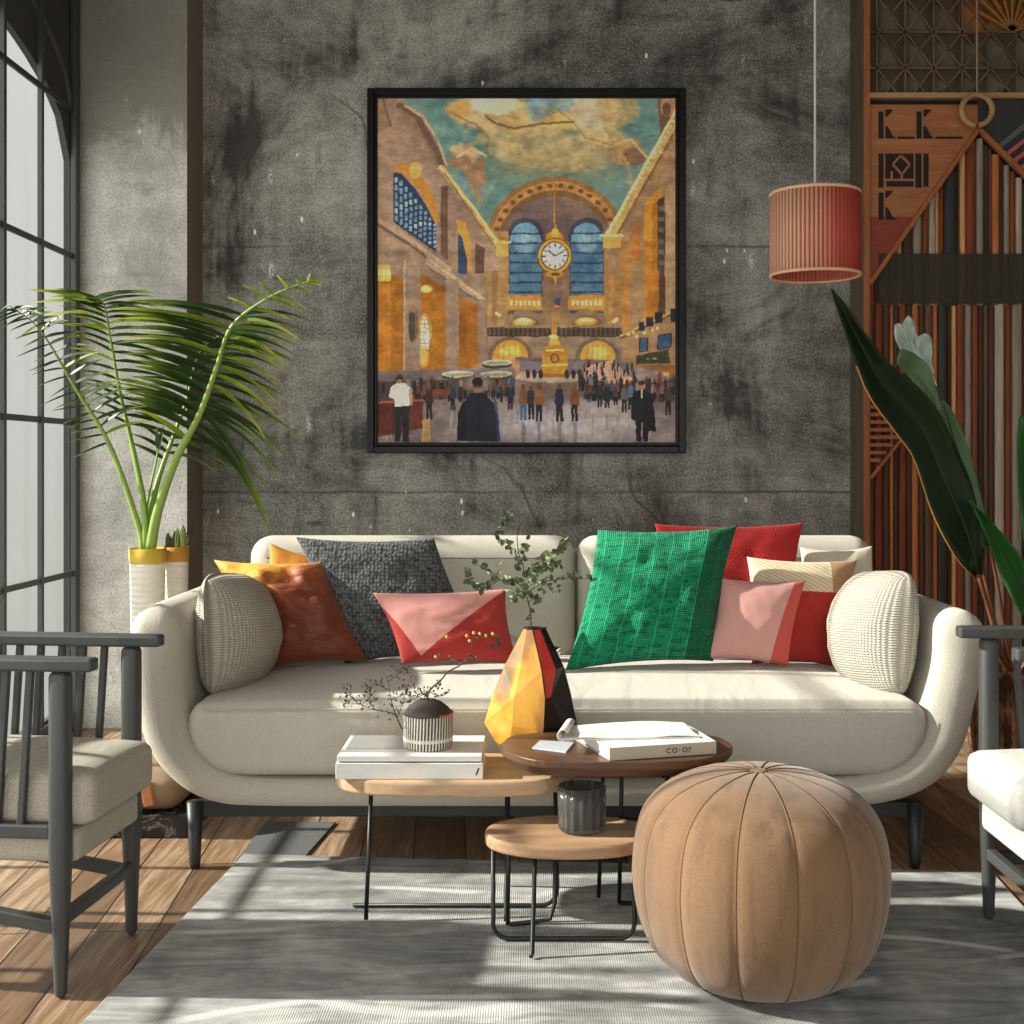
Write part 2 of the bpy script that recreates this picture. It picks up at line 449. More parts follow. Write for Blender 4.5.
# =================================================================== sofa
def m_boucle(name, c, scale=230, strength=0.35, wr=0.0):
    t = NT(name); co = t.coord('Object'); c = lin(c)
    v = t.voro(co, scale, rnd=0.8); n = t.noise(co, 5, 3)
    col = t.mix(n, tuple(x*0.92 for x in c), c)
    col = t.mix(t.ramp(v, [(0.2, 0.0), (0.8, 0.35)]), col, tuple(x*0.6 for x in c))
    h = t.math('MULTIPLY', v, -0.5)
    if wr:
        k = t.noise(t.coord('Object', (1, 0.3, 0.22)), 9, 2, 0.5, 0.6)
        h = t.math('ADD', h, t.math('MULTIPLY', t.ramp(k, [(0.45, 0.0), (0.65, 1.0)]), wr))
    t.bump(h, strength, 0.006)
    return t.fin(col, 0.9, 0, 0.15, 0.15)
M_sofa = m_boucle('ivory_boucle', (194, 188, 175))
M_seat = m_boucle('ivory_seat_cloth', (199, 194, 182), 260, 0.35, 1.5)
M_pipe = m_plain('dark_piping', (120, 114, 102), 0.9)
M_leg = m_plain('charcoal_lacquer', (36, 38, 38), 0.45)

YS0, YS1 = 3.44, 4.50
sofa = thing('sofa', 'long ivory three-seat sofa with rounded shell arms on dark legs before the concrete wall', 'sofa', (0.083, 4.0, 0))
s = 3.5 / F
def fp(px, py): return Vector(((px-CX)*s, 0, CH-(py-CY)*s))
cl = [(158,630,52),(158.5,665,52),(162,700,51),(171,735,48),(189,763,42),(217,782,34),(262,789,28),(400,789.5,27.5),(559,789.5,27.5),
      (720,789.5,27.5),(840,789,28),(888,782,33),(922,764,40),(942,735,43),(951,700,44),(959,665,44),(961,632,44)]
cpts = catmull([fp(a, b) for a, b, _ in cl], 90)
cth = [v.x for v in catmull([(c*s, 0, 0) for _, _, c in cl], 90)]
sh = MB(); ring = []
nsec = 32; dep = (YS1-YS0)/2; ym = (YS0+YS1)/2
def section(c, nrm, t, shrink=1.0):
    r = min(t*0.49, 0.06); out = []
    for k in range(nsec):
        a = 2*PI*(k+0.5)/nsec; ca, sa = math.cos(a), math.sin(a)
        # rounded rectangle: half sizes t/2 (normal) x dep (Y)
        u = (t/2*shrink-r*shrink)*(1 if ca > 0 else -1) + r*shrink*ca
        v = (dep-r-(1-shrink)*t*0.5)*(1 if sa > 0 else -1) + r*sa
        out.append(c + nrm*u + Vector((0, ym+v, 0)))
    return out
secs = []
n = len(cpts)
for i in range(n):
    d = (cpts[min(i+1, n-1)] - cpts[max(i-1, 0)]).normalized(); nrm = Vector((d.z, 0, -d.x))
    if i == 0:
        for q in (0.03, 0.25, 0.5, 0.72, 0.88, 0.97):
            secs.append(section(cpts[0] - d*cth[0]*0.5*math.sqrt(max(0, 1-q*q)), nrm, cth[0], q))
    secs.append(section(cpts[i], nrm, cth[i]))
    if i == n-1:
        for q in (0.97, 0.88, 0.72, 0.5, 0.25, 0.03):
            secs.append(section(cpts[i] + d*cth[i]*0.5*math.sqrt(max(0, 1-q*q)), nrm, cth[i], q))
vs = [p for r_ in secs for p in r_]; fs = []
for i in range(len(secs)-1):
    for k in range(nsec):
        k2 = (k+1) % nsec; fs.append((i*nsec+k, i*nsec+k2, (i+1)*nsec+k2, (i+1)*nsec+k))
fs.append(tuple(range(nsec))); fs.append(tuple(range((len(secs)-1)*nsec, len(secs)*nsec)))
sh.add(vs, fs)
sh.build('shell', M_sofa, sofa, smooth=True)

def slab_mesh(poly, y0, y1, r, crown=0.0, ncap=5):
    pts = [Vector((a, b)) for a, b in poly]; n = len(pts)
    area = sum(pts[i].x*pts[(i+1) % n].y - pts[(i+1) % n].x*pts[i].y for i in range(n))
    sg = 1 if area > 0 else -1
    nr = []
    for i in range(n):
        d = (pts[(i+1) % n] - pts[i-1]).normalized(); nr.append(Vector((d.y, -d.x))*sg)
    rows = [(y0 + r - r*math.cos(PI/2*k/ncap), r - r*math.sin(PI/2*k/ncap)) for k in range(ncap+1)]
    rows += [(y0+r+(y1-y0-2*r)*j/8, 0.0) for j in range(1, 8)]
    rows += [(y1 - r + r*math.sin(PI/2*k/ncap), r - r*math.cos(PI/2*k/ncap)) for k in range(ncap+1)]
    zt = max(p.y for p in pts); zb = min(p.y for p in pts)
    xl, xr = min(p.x for p in pts), max(p.x for p in pts)
    vs, fs = [], []
    for y, q in rows:
        for p, nn in zip(pts, nr):
            c = p - nn*q
            up = crown*max(0, (c.y-zb)/(zt-zb)-0.5)*2*(1-((y-(y0+y1)/2)/((y1-y0)/2))**2)*(1-abs(((c.x-xl)/(xr-xl)*2-1))**4)
            vs.append(Vector((c.x, y, c.y+up)))
    for i in range(len(rows)-1):
        for k in range(n):
            k2 = (k+1) % n; fs.append((i*n+k, i*n+k2, (i+1)*n+k2, (i+1)*n+k))
    fs.append(tuple(range(n))); fs.append(tuple(range((len(rows)-1)*n, len(rows)*n)))
    return vs, fs

def rounded_outline(x0, x1, z0, z1, rb, rt, k=10, div=24):
    out = []
    def arc(cx, cz, r, a0, a1):
        for j in range(k+1):
            a = a0+(a1-a0)*j/k; out.append((cx+r*math.cos(a), cz+r*math.sin(a)))
    arc(x0+rb, z0+rb, rb, PI, 1.5*PI)
    for j in range(1, div): out.append((x0+rb+(x1-x0-2*rb)*j/div, z0))
    arc(x1-rb, z0+rb, rb, 1.5*PI, 2*PI)
    arc(x1-rt, z1-rt, rt, 0, PI/2)
    for j in range(1, div): out.append((x1-rt-(x1-x0-2*rt)*j/div, z1))
    arc(x0+rt, z1-rt, rt, PI/2, PI)
    return out
SX0, SX1 = (189.5-CX)*s, (925-CX)*s
out = rounded_outline(SX0, SX1, CH-(774-CY)*s, 0.480, 0.145, 0.06)
sm = MB().add(*slab_mesh(out, 3.45, 4.34, 0.045, 0.025)); seatc = sm.build('seat_cushion', M_seat, sofa, smooth=True)
# seam along the cushion's front top edge
pts = [Vector((SX0+0.05+(SX1-SX0-0.10)*k/40, 3.4515, 0.462)) for k in range(41)]
MB().tube(pts, 0.0028, 6).build('piping', M_sofa, seatc)
# back shell and two back cushions
BX0, BX1 = -1.02, 1.235
bo = rounded_outline(BX0, BX1, 0.22, 0.84, 0.05, 0.09)
MB().add(*slab_mesh(bo, 4.38, 4.50, 0.05)).build('backrest', M_sofa, sofa, smooth=True)
for (a, b) in ((-0.985, 0.158), (0.166, 1.205)):
    o_ = rounded_outline(a, b, 0.44, 0.895, 0.05, 0.07)
    vs, fs = slab_mesh(o_, 4.23, 4.42, 0.075)
    vs = [Vector((p.x, p.y + (p.z-0.44)*0.10, p.z)) for p in vs]
    MB().add(vs, fs).build('back_cushion', M_sofa, sofa, smooth=True)
for px, yy in ((195, 3.50), (915, 3.50), (205, 4.38), (905, 4.38)):
    x = (px-CX)*3.5/F
    MB().lathe([(0.013, 0.0), (0.016, 0.02), (0.024, 0.19)], (x, yy, 0), 16).build('leg', M_leg, sofa, smooth=True)
MB().box((-0.955, 3.50, 0.145), (1.097, 3.54, 0.188)).box((-0.98, 4.36, 0.135), (1.12, 4.41, 0.188)).build('base_frame', M_leg, sofa, bevel=0.004)
# =================================================================== cushions
def pillow(name, TL, TR, BR, BL, thick, mats, label, cat='cushion', group=None, N=36, pinch=0.07, back=0.7, wr=0.004, seed=0, p=0.42, rnd_=0.0):
    TL, TR, BR, BL = map(Vector, (TL, TR, BR, BL))
    nrm = (TR-TL+BR-BL).cross(TL-BL+TR-BR).normalized()
    if nrm.y > 0 and abs(nrm.y) > 0.3: nrm = -nrm
    def pos(u, v):
        # u, v in -1..1, edges drawn in between the corners
        uu = u*(1-pinch*(1-v*v)*abs(u))*(1-rnd_*u*u*v**4); vv = v*(1-pinch*(1-u*u)*abs(v))*(1-rnd_*v*v*u**4)
        a, b = (uu+1)/2, (vv+1)/2
        return (BL*(1-a)+BR*a)*(1-b) + (TL*(1-a)+TR*a)*b
    m = MB(); vs, fs, uv = [], [], []; n1 = N+1
    for side in (1, -1):
        for j in range(n1):
            for i in range(n1):
                u, v = -math.cos(PI*i/N), -math.cos(PI*j/N)
                u = 0.5*u+0.5*(2*i/N-1); v = 0.5*v+0.5*(2*j/N-1)
                pr = max(0.0, (1-u*u)*(1-v*v))**p
                q = pos(u, v)
                h = thick*pr*(1 if side == 1 else back)
                h += wr*pr*(mnoise.noise(Vector((u*2.3+seed, v*2.3, seed*1.7)))*2 + mnoise.noise(Vector((u*5, v*5+seed, 2.0))))
                h += 0.003
                vs.append(q + nrm*h*side); uv.append(((u+1)/2, (v+1)/2))
    off = n1*n1
    for j in range(N):
        for i in range(N):
            a = j*n1+i; fs.append((a, a+1, a+n1+1, a+n1)); fs.append((off+a, off+a+n1, off+a+n1+1, off+a+1))
    rim = [i for i in range(n1)] + [j*n1+N for j in range(1, n1)] + [N*n1+i for i in range(N-1, -1, -1)] + [j*n1 for j in range(N-1, 0, -1)]
    for k in range(len(rim)):
        a, b = rim[k], rim[(k+1) % len(rim)]; fs.append((a, off+a, off+b, b))
    m.add(vs, fs, 0, uv)
    o = m.build(name, mats, smooth=True)
    return tag(o, label, cat, group)

def uv_weave(t, su, sv, amp=1.0):
    co = t.coord('UV', (su, sv, 1))
    a = t.wave(co, 1.0/ (2*PI) * 6.2832/2, 0.8, 'X', 1, 2); b = t.wave(co, 1.0/2, 0.8, 'Y', 1, 2)
    return t.math('MULTIPLY', a, b)

def m_split(name, ca, cb, test, soft=0.0, wv=46, strength=0.5):
    """two-tone cushion cover; test(t, u, v) -> 0..1 where the second cloth is sewn on"""
    t = NT(name); x, y, z = t.sep(t.coord('UV'))
    fac = test(t, x, y)
    n = t.noise(t.coord('Object'), 11, 4); ca, cb = lin(ca), lin(cb)
    A = t.mix(n, tuple(c*0.8 for c in ca), ca); B = t.mix(n, tuple(c*0.72 for c in cb), cb)
    wvs = uv_weave(t, wv, wv)
    A = t.mix(t.ramp(wvs, [(0.0, 0.35), (0.5, 0.0)]), A, tuple(c*0.5 for c in ca))
    col = t.mix(fac, A, B)
    t.bump(wvs, strength, 0.003)
    return t.fin(col, 0.9, 0, 0.15, 0.15)
def above(t, a, b, c):   # 1 where a*u + b*v > c
    def f(tt, u, v): return tt.math('GREATER_THAN', tt.math('ADD', tt.math('MULTIPLY', u, a), tt.math('MULTIPLY', v, b)), c)
    return f

t = NT('cream_waffle_knit')
wf = t.math('MULTIPLY', t.wave(t.coord('UV', (31, 31, 1)), 0.5, 0.6, 'X', 1, 2), t.wave(t.coord('UV', (31, 31, 1)), 0.5, 0.6, 'Y', 1, 2))
t.bump(wf, 0.7, 0.007)
M_bol = t.fin(t.mix(t.ramp(wf, [(0.0, 0.0), (0.4, 1.0)]), lin((146, 140, 127)), lin((200, 195, 182))), 0.9, 0, 0.15, 0.1)
# bolsters standing against the arms, edge seams towards the room
pillow('side_cushion', P(246,572,4.02), P(202,572,3.56), P(206,701,3.54), P(252,688,4.02), -0.16, M_bol,
       'thick cream waffle-knit cushion propped against the left arm of the sofa', back=0.45, p=0.5, pinch=0.02, rnd_=0.13)
pillow('side_cushion', P(862,570,4.02), P(914,569,3.56), P(904,701,3.54), P(858,690,4.02), 0.16, M_bol,
       'thick cream waffle-knit cushion propped against the right arm of the sofa', back=0.45, p=0.5, pinch=0.02, rnd_=0.13)

# rust and gold silk cushion, sunlight painted into the gold upper left
t = NT('rust_silk_sunlit_gold'); x, y, z = t.sep(t.coord('UV')); n = t.noise(t.coord('UV', (1.6, 2.4, 1)), 2.2, 5, 0.6, 1.0)
g = t.math('ADD', t.math('SUBTRACT', y, t.math('MULTIPLY', x, 0.45)), t.math('MULTIPLY', n, 0.6))
col = t.ramp(g, [(0.55, lin((112, 48, 20))), (0.85, lin((146, 70, 24))), (1.04, lin((206, 134, 30))), (1.14, lin((226, 160, 40)))])
t.bump(t.noise(t.coord('UV', (2, 5, 1)), 2.5, 4, 0.6, 1.2), 0.35, 0.02)
M_rust = t.fin(col, 0.5, 0, 0.4, 0.2)
pillow('cushion', P(214,560,4.02), P(322,562,4.04), P(368,661,3.98), P(262,670,3.90), 0.075, M_rust,
       'rust silky cushion with sunlit gold upper left, leaning beside the left knit cushion', seed=3, wr=0.012)
M_must = m_plain('mustard_cloth', (196, 130, 34), 0.75, var=0.25)
pillow('cushion', P(270,543,4.15), P(330,560,4.16), P(352,640,4.08), P(262,640,4.06), 0.04, M_must,
       'mustard cushion corner peeking up behind the rust and gold cushion', seed=9, N=20)
# charcoal knit
M_char = m_knit('charcoal_chunky_knit', (112, 114, 115), 85, 1.0, 0.15, 'Object', 0.2)
pillow('cushion', P(296,537,4.08), P(434,538,4.10), P(488,654,4.04), P(345,664,4.03), 0.07, M_char,
       'charcoal grey chunky knit cushion on the left half of the sofa', seed=5)
# pink and red lumbar cushion
def test_l(t, u, v):
    a = t.math('GREATER_THAN', t.math('SUBTRACT', t.math('MULTIPLY', u, 1.1), v), 0.12)
    b = t.math('GREATER_THAN', t.math('SUBTRACT', 0.80, t.math('MULTIPLY', u, 3.9)), v)
    return t.math('MAXIMUM', a, b)
M_lum = m_split('pink_red_lumbar', (222, 156, 148), (176, 58, 52), test_l, wv=60)
pillow('lumbar_cushion', P(373,593,3.86), P(506,589,3.88), P(519,664,3.82), P(402,664,3.80), 0.05, M_lum,
       'oblong pink and red two-tone cushion in front of the charcoal knit cushion', seed=2)
# emerald woven cushion
t = NT('emerald_weave'); x, y, z = t.sep(t.coord('UV'))
wv = uv_weave(t, 44, 44); w2 = t.wave(t.coord('UV', (1, 1, 1)), 2.6, 1.2, 'X', 2, 3)
n = t.noise(t.coord('UV', (6, 14, 1)), 2, 4)
col = t.mix(t.ramp(wv, [(0.0, 1.0), (0.45, 0.0)]), lin((24, 178, 124)), lin((4, 104, 70)))
gap = t.math('MULTIPLY', t.ramp(n, [(0.5, 0.0), (0.58, 1.0)]), t.ramp(uv_weave(t, 30, 40), [(0.1, 0.9), (0.4, 0.0)]))
col = t.mix(gap, col, lin((3, 66, 48)))
ln = t.math('MULTIPLY', t.ramp(w2, [(0.96, 0.0), (0.995, 0.4)]), 1.0); col = t.mix(ln, col, lin((60, 200, 150)))
side = t.math('GREATER_THAN', x, 0.79); col = t.mix(t.math('MULTIPLY', side, 0.72), col, lin((0, 78, 52)))
t.bump(t.math('ADD', wv, t.math('MULTIPLY', w2, 0.5)), 0.8, 0.006)
M_green = t.fin(col, 0.85, 0, 0.15, 0.1)
pillow('cushion', P(598,530,4.05), P(737,526,4.06), P(713,661,3.92), P(565,671,3.86), 0.085, M_green,
       'large emerald green woven cushion in the middle of the sofa', seed=7, wr=0.01)
# the group to the right of it
M_red = m_knit('red_cloth', (186, 46, 46), 150, 0.35, 0.2, 'Object', 0.7)
pillow('cushion', P(655,524,4.20), P(803,523,4.20), P(794,640,4.10), P(664,640,4.10), 0.05, M_red,
       'plain red cushion standing behind the emerald cushion', seed=4)
M_beige = m_boucle('beige_cloth', (214, 202, 184), 260, 0.3)
pillow('cushion', P(800,547,4.24), P(872,546,4.22), P(884,640,4.12), P(800,640,4.14), 0.05, M_beige,
       'plain beige cushion at the back right corner of the sofa', seed=12, pinch=0.1)
t = NT('cream_red_tan'); x, y, z = t.sep(t.coord('UV'))
stp = t.wave(t.coord('UV', rot=(0, 0, 0.5)), 9, 0.2, 'Y', 1); n = t.noise(t.coord('Object'), 11, 4)
cr = t.mix(t.ramp(stp, [(0.75, 0.0), (0.9, 0.5)]), lin((222, 206, 176)), lin((150, 120, 86)))
rd = t.mix(n, lin((150, 40, 36)), lin((190, 62, 56)))
col = t.mix(t.math('LESS_THAN', y, 0.66), cr, rd)
tn = t.math('MULTIPLY', t.math('GREATER_THAN', t.math('ADD', x, t.math('MULTIPLY', y, 0.22)), 0.96), t.math('GREATER_THAN', y, 0.66))
col = t.mix(tn, col, lin((176, 138, 104)))
t.bump(uv_weave(t, 50, 50), 0.4, 0.003); M_crt = t.fin(col, 0.9, 0, 0.15, 0.1)
pillow('cushion', P(747,557,4.12), P(857,560,4.12), P(834,666,4.02), P(752,664,4.00), 0.055, M_crt,
       'cream cushion with red lower half and tan edge, beside the right knit cushion', seed=6)
M_pnk = m_split('pink_red_edge', (226, 168, 160), (206, 88, 78),
                lambda t, u, v: t.math('GREATER_THAN', t.math('ADD', u, t.math('MULTIPLY', t.math('MULTIPLY', v, v), -0.12)), 0.76), wv=50)
pillow('cushion', P(721,578,3.98), P(805,581,4.00), P(788,666,3.91), P(705,659,3.92), 0.055, M_pnk,
       'small pale pink cushion with a coral red edge, frontmost on the right', seed=8, wr=0.0015)

# =================================================================== armchairs
M_paint = m_plain('dark_grey_painted_wood', (62, 64, 64), 0.5, var=0.08)
M_cush = m_knit('oatmeal_weave', (200, 192, 176), 300, 0.5, 0.08, 'Object', 0.6)
M_cushw = m_knit('white_weave', (196, 195, 190), 300, 0.3, 0.05, 'Object', 0.75)
def rbox(lo, hi, r, crown=0.0, nx=14, k=4):
    """rounded, slightly crowned cushion box"""
    lo, hi = Vector(lo), Vector(hi); c = (lo+hi)/2; h = (hi-lo)/2
    bm = bmesh.new(); bmesh.ops.create_cube(bm, size=2.0)
    bmesh.ops.subdivide_edges(bm, edges=bm.edges, cuts=nx, use_grid_fill=True)
    vs = []
    for v in bm.verts:
        p = Vector((math.sin(v.co.x*PI/2)*0.45+v.co.x*0.55, math.sin(v.co.y*PI/2)*0.45+v.co.y*0.55, math.sin(v.co.z*PI/2)*0.45+v.co.z*0.55))
        q = Vector((p.x*h.x, p.y*h.y, p.z*h.z))
        inn = Vector([max(-(h[i]-r), min(h[i]-r, q[i])) for i in range(3)])
        d = q-inn
        if d.length > 1e-6: q = inn + d.normalized()*min(r, max(abs(d.x), abs(d.y), abs(d.z)))
        if p.z > 0: q.z += crown*(1-p.x**2)*(1-p.y**2)
        vs.append(q+c)
    bm.verts.index_update(); fs = [tuple(v.index for v in f.verts) for f in bm.faces]; bm.free()
    return vs, fs

def armchair(label, loc, rz, zt, cloth, slope):
    r = thing('armchair', label, 'armchair', loc, math.radians(rz))
    D = 0.66; ya = 0.179
    zs1, zs2, zs3 = zt, zt-0.118, zt-0.20
    for sgn in (-1, 1):
        y = sgn*ya
        rg_ = [(0.0, 0.013), (0.30, 0.0215), (0.706, 0.0215)]
        m = MB().add([Vector((sx_*h_, y+sy_*h_, z_)) for z_, h_ in rg_ for sx_, sy_ in ((-1, -1), (1, -1), (1, 1), (-1, 1))],
                     [(3, 2, 1, 0), (8, 9, 10, 11)] + [(4*q+k, 4*q+(k+1) % 4, 4*q+4+(k+1) % 4, 4*q+4+k) for q in (0, 1) for k in range(4)])
        m.build('leg', M_paint, r, bevel=0.013, seg=4, smooth=True, local=True)
        m = MB().bar((-D-0.05, y, 0.0), (-D, y, 0.30), 0.026, 0.026, up=(0, 1, 0), w2=0.04, h2=0.04)
        m.bar((-D, y, 0.30), (-D-0.10, y, 0.86), 0.04, 0.04, up=(0, 1, 0), w2=0.032, h2=0.032); m.build('leg', M_paint, r, bevel=0.004, local=True)
        rail = [Vector((0.078, y, 0.719)), Vector((0.0, y, 0.721)), Vector((-0.3, y, 0.722)), Vector((-D-0.06, y, 0.715))]
        m = MB().prism([(rail[0].x, -0.020), (-0.02, -0.026), (-0.35, -0.026), (rail[-1].x, -0.022), (rail[-1].x, 0.022), (-0.35, 0.026), (-0.02, 0.026), (rail[0].x, 0.020)],
                       lambda a, b, d: Vector((a, y+b, d)), 0.7065, 0.735)
        m.build('arm_rail', M_paint, r, bevel=0.006, local=True)
        m = MB().bar((-0.02, y, zs2-0.005), (-D, y, zs2-0.005), 0.028, 0.03); m.build('side_rail', M_paint, r, bevel=0.004, local=True)
        for k in range(9):
            xx = -0.068-0.0545*k
            MB().bar((xx-0.022, y, zs2+0.005), (xx, y, 0.709), 0.016, 0.016, up=(0, 1, 0)).build('spindle', M_paint, r, bevel=0.003, local=True)
        MB().bar((-0.012, y, 0.155), (-D-0.03, y, 0.155+slope), 0.026, 0.03).build('stretcher', M_paint, r, bevel=0.004, local=True)
    MB().bar((0, -ya+0.015, 0.168), (0, ya-0.015, 0.168), 0.024, 0.028).build('stretcher', M_paint, r, bevel=0.004, local=True)
    MB().bar((-D-0.09, -ya, 0.85), (-D-0.09, ya, 0.85), 0.03, 0.06).build('top_rail', M_paint, r, bevel=0.004, local=True)
    for k in range(5):
        y = -0.12+0.06*k
        MB().bar((-D-0.005, y, 0.42), (-D-0.085, y, 0.83), 0.016, 0.016, up=(0, 1, 0)).build('back_spindle', M_paint, r, bevel=0.003, local=True)
    w = ya-0.023
    c = MB().add(*rbox((-D+0.03, -w-0.012, zs2), (0.066, w+0.016, zs1), 0.030, 0.028)).build('seat_cushion', cloth, r, smooth=True, local=True)
    e = [Vector((0.0455, -w+0.012+(2*w-0.02)*k/10, zs1-0.026)) for k in range(11)]
    MB().tube(e, 0.003, 6).build('piping', cloth, c) if False else None
    MB().add(*rbox((-D+0.04, -w-0.006, zs3), (0.028, w+0.010, zs2-0.003), 0.018)).build('seat_base', cloth, r, smooth=True, local=True)
    return r
armchair('dark grey spindle armchair with oatmeal seat on the left, by the window', (-0.995, 2.83, 0), -6, 0.482, M_cush, 0.10)
armchair('grey spindle armchair with white seat at the right edge, by the leafy plant', (1.15, 2.90, 0.0105), 180, 0.432, M_cushw, 0.0)

# =================================================================== nest of coffee tables
M_oak = m_wood('oak_top', (164, 132, 102), (206, 176, 142), 2.6, 0.45, 'X', 8)
M_oak2 = m_wood('oak_top_brown', (142, 110, 82), (186, 154, 120), 2.6, 0.45, 'X', 8)
M_wal = m_wood('walnut_top', (60, 39, 27), (102, 70, 48), 2.6, 0.4, 'X', 8)
M_wire = m_plain('black_wire', (40, 42, 42), 0.45, 0.4)
def superellipse(cx, cy, rx, ry, e, n=72):
    o = []
    for k in range(n):
        a = 2*PI*k/n; c, s_ = math.cos(a), math.sin(a)
        o.append((cx+rx*math.copysign(abs(c)**(2/e), c), cy+ry*math.copysign(abs(s_)**(2/e), s_)))
    return o
V3 = lambda a, b, d: Vector((a, b, d))
RZ = 0.0105    # top of the rug
# A: long light oak table
tA = thing('coffee_table', 'long light oak coffee table on thin wire legs, carrying the white books', 'coffee table', (-0.19, 3.2, RZ))
oA = superellipse(-0.190, 3.205, 0.308, 0.155, 3.0)
oA = [(x, y) if x < 0 else (x, 3.205 + (y-3.205)*(1-0.25*((x)/0.12)**2 if x < 0.12 else 0.75)) for x, y in oA]
MB().prism(oA, V3, 0.322, 0.362).build('tabletop', M_oak, tA, bevel=0.008, seg=3)
def wire(pts, parent, r=0.0055, name='wire_leg'): return MB().tube(pts, r, 8).build(name, M_wire, parent, smooth=True)
def loop(xa, xb, y, zt, rc, yt=0.0):
    """U-shaped wire foot: down, along the floor, up"""
    z0 = RZ+0.006
    return [Vector((xa, y+yt, zt))] + [Vector((xa+rc-rc*math.cos(a), y, z0+rc-rc*math.sin(a))) for a in [PI/2*j/6 for j in range(7)]] + \
           [Vector((xb-rc+rc*math.sin(a), y, z0+rc-rc*math.cos(a))) for a in [PI/2*j/6 for j in range(7)]] + [Vector((xb, y+yt, zt))]
wire([P(371,797,3.12)+Vector((0,0,0.004)), Vector((P(367,0,3.08).x, 3.06, RZ+0.006))], tA)
wire([Vector((-0.455, 3.16, RZ+0.006)), Vector((0.03, 3.16, RZ+0.006))] +
     [Vector((0.03+0.04*math.sin(a), 3.16, RZ+0.046-0.04*math.cos(a))) for a in [PI/2*j/6 for j in range(1, 7)]] + [Vector((0.065, 3.17, 0.325))], tA)
wire([Vector((-0.058, 3.10, 0.325)), Vector((-0.060, 3.06, RZ+0.02)), Vector((-0.060, 3.05, RZ+0.006))], tA)
wire([Vector((-0.058, 3.30, 0.325)), Vector((-0.060, 3.32, RZ+0.006))], tA)
# B: low oval table
tB = thing('coffee_table', 'low oval oak coffee table on bent black wire, beside the round pouf', 'coffee table', (0.10, 3.0, RZ))
MB().prism(superellipse(0.095, 3.0, 0.205, 0.135, 2.2), V3, 0.226, 0.258).build('tabletop', M_oak2, tB, bevel=0.009, seg=3)
wire(loop(-0.088, 0.25, 2.94, 0.228, 0.035, 0.0), tB)
wire([Vector((0.012, 2.90, 0.228)), Vector((0.005, 2.84, RZ+0.012)), Vector((0.002, 2.83, RZ+0.006))], tB)
wire([Vector((-0.052, 2.99, 0.228)), Vector((-0.055, 3.03, RZ+0.006))], tB)
wire([Vector((0.062, 3.06, 0.228)), Vector((0.062, 3.055, RZ+0.05)), Vector((0.05, 3.05, RZ+0.012)), Vector((0.02, 3.05, RZ+0.006)), Vector((-0.05, 3.03, RZ+0.006))], tB)
# C: dark walnut top
tC = thing('coffee_table', 'dark walnut coffee table with facetted edge holding the magazines', 'coffee table', (0.2, 3.05, RZ))
pc = [P(500,0,3.06).xy+Vector((0,0)), P(508,0,2.98).xy, P(545,0,2.885).xy, P(640,0,2.875).xy, P(700,0,2.90).xy, P(729,0,2.99).xy,
      P(729,0,3.08).xy, P(700,0,3.17).xy, P(600,0,3.20).xy, P(520,0,3.17).xy]
cps = catmull([Vector((p[0], p[1], 0)) for p in pc + pc[:1]], 61)[:-1]
bot = [(0.205+(p.x-0.205)*0.93, 3.04+(p.y-3.04)*0.86) for p in cps]
m = MB(); n = len(cps)
vs = [Vector((p.x, p.y, 0.455)) for p in cps] + [Vector((p.x, p.y, 0.437)) for p in cps] + [Vector((x, y, 0.414)) for x, y in bot]
fs = [tuple(range(n)), tuple(range(2*n, 3*n))[::-1]]
for a in (0, n): fs += [(a+i, a+(i+1) % n, a+n+(i+1) % n, a+n+i) for i in range(n)]
m.add(vs, fs).build('tabletop', M_wal, tC, bevel=0.003)
wire([Vector((0.231, 3.08, 0.416)), Vector((0.231, 3.18, RZ+0.006))], tC)
wire([P(662,777,3.1), Vector((0.345, 3.1, 0.375)), Vector((0.372, 3.12, 0.06)), Vector((0.36, 3.14, 0.02)), Vector((0.33, 3.16, RZ+0.006)), Vector((0.231, 3.18, RZ+0.006))], tC)
wire([Vector((0.19, 3.16, 0.416)), Vector((0.18, 3.22, RZ+0.006))], tC)

# =================================================================== pouf
t = NT('tan_pouf_cloth'); co = t.coord('Object')
n = t.noise(t.coord('Object', (1, 1, 0.5)), 4, 4)
vv = t.voro(co, 320)
col = t.mix(n, lin((98, 73, 52)), lin((144, 113, 84))); sk = t.noise(t.coord('Object', (9, 9, 0.9)), 2.0, 4, 0.6, 0.4); col = t.mix(t.ramp(sk, [(0.48, 0.0), (0.66, 0.55)]), col, lin((84, 66, 50))); col = t.mix(t.ramp(vv, [(0.3, 0.0), (0.9, 0.35)]), col, lin((84, 56, 36)))
t.bump(t.math('MULTIPLY', vv, -1.0), 0.22, 0.002); M_pouf = t.fin(col, 0.88, 0, 0.2, 0.25)
M_seam = m_plain('pouf_seam', (104, 74, 50), 0.9)
PXY = Vector((0.513, 2.75, RZ))
pouf = thing('pouf', 'round tan fabric pouf with vertical stitched seams on the rug', 'pouf', PXY)
prof = [(0.0, 0.0), (0.10, 0.0), (0.135, 0.002), (0.175, 0.012), (0.215, 0.036), (0.250, 0.080), (0.272, 0.140), (0.283, 0.205), (0.284, 0.255), (0.277, 0.312),
        (0.258, 0.366), (0.218, 0.408), (0.165, 0.435), (0.11, 0.449), (0.06, 0.455), (0.025, 0.455), (0.0, 0.453)]
pr = catmull([(a, 0, b) for a, b in prof], 64); pr = [(max(0, p.x), max(0.0, p.z)) for p in pr]
NG = 14; PH0 = -PI/2+3*2*PI/(14*14)
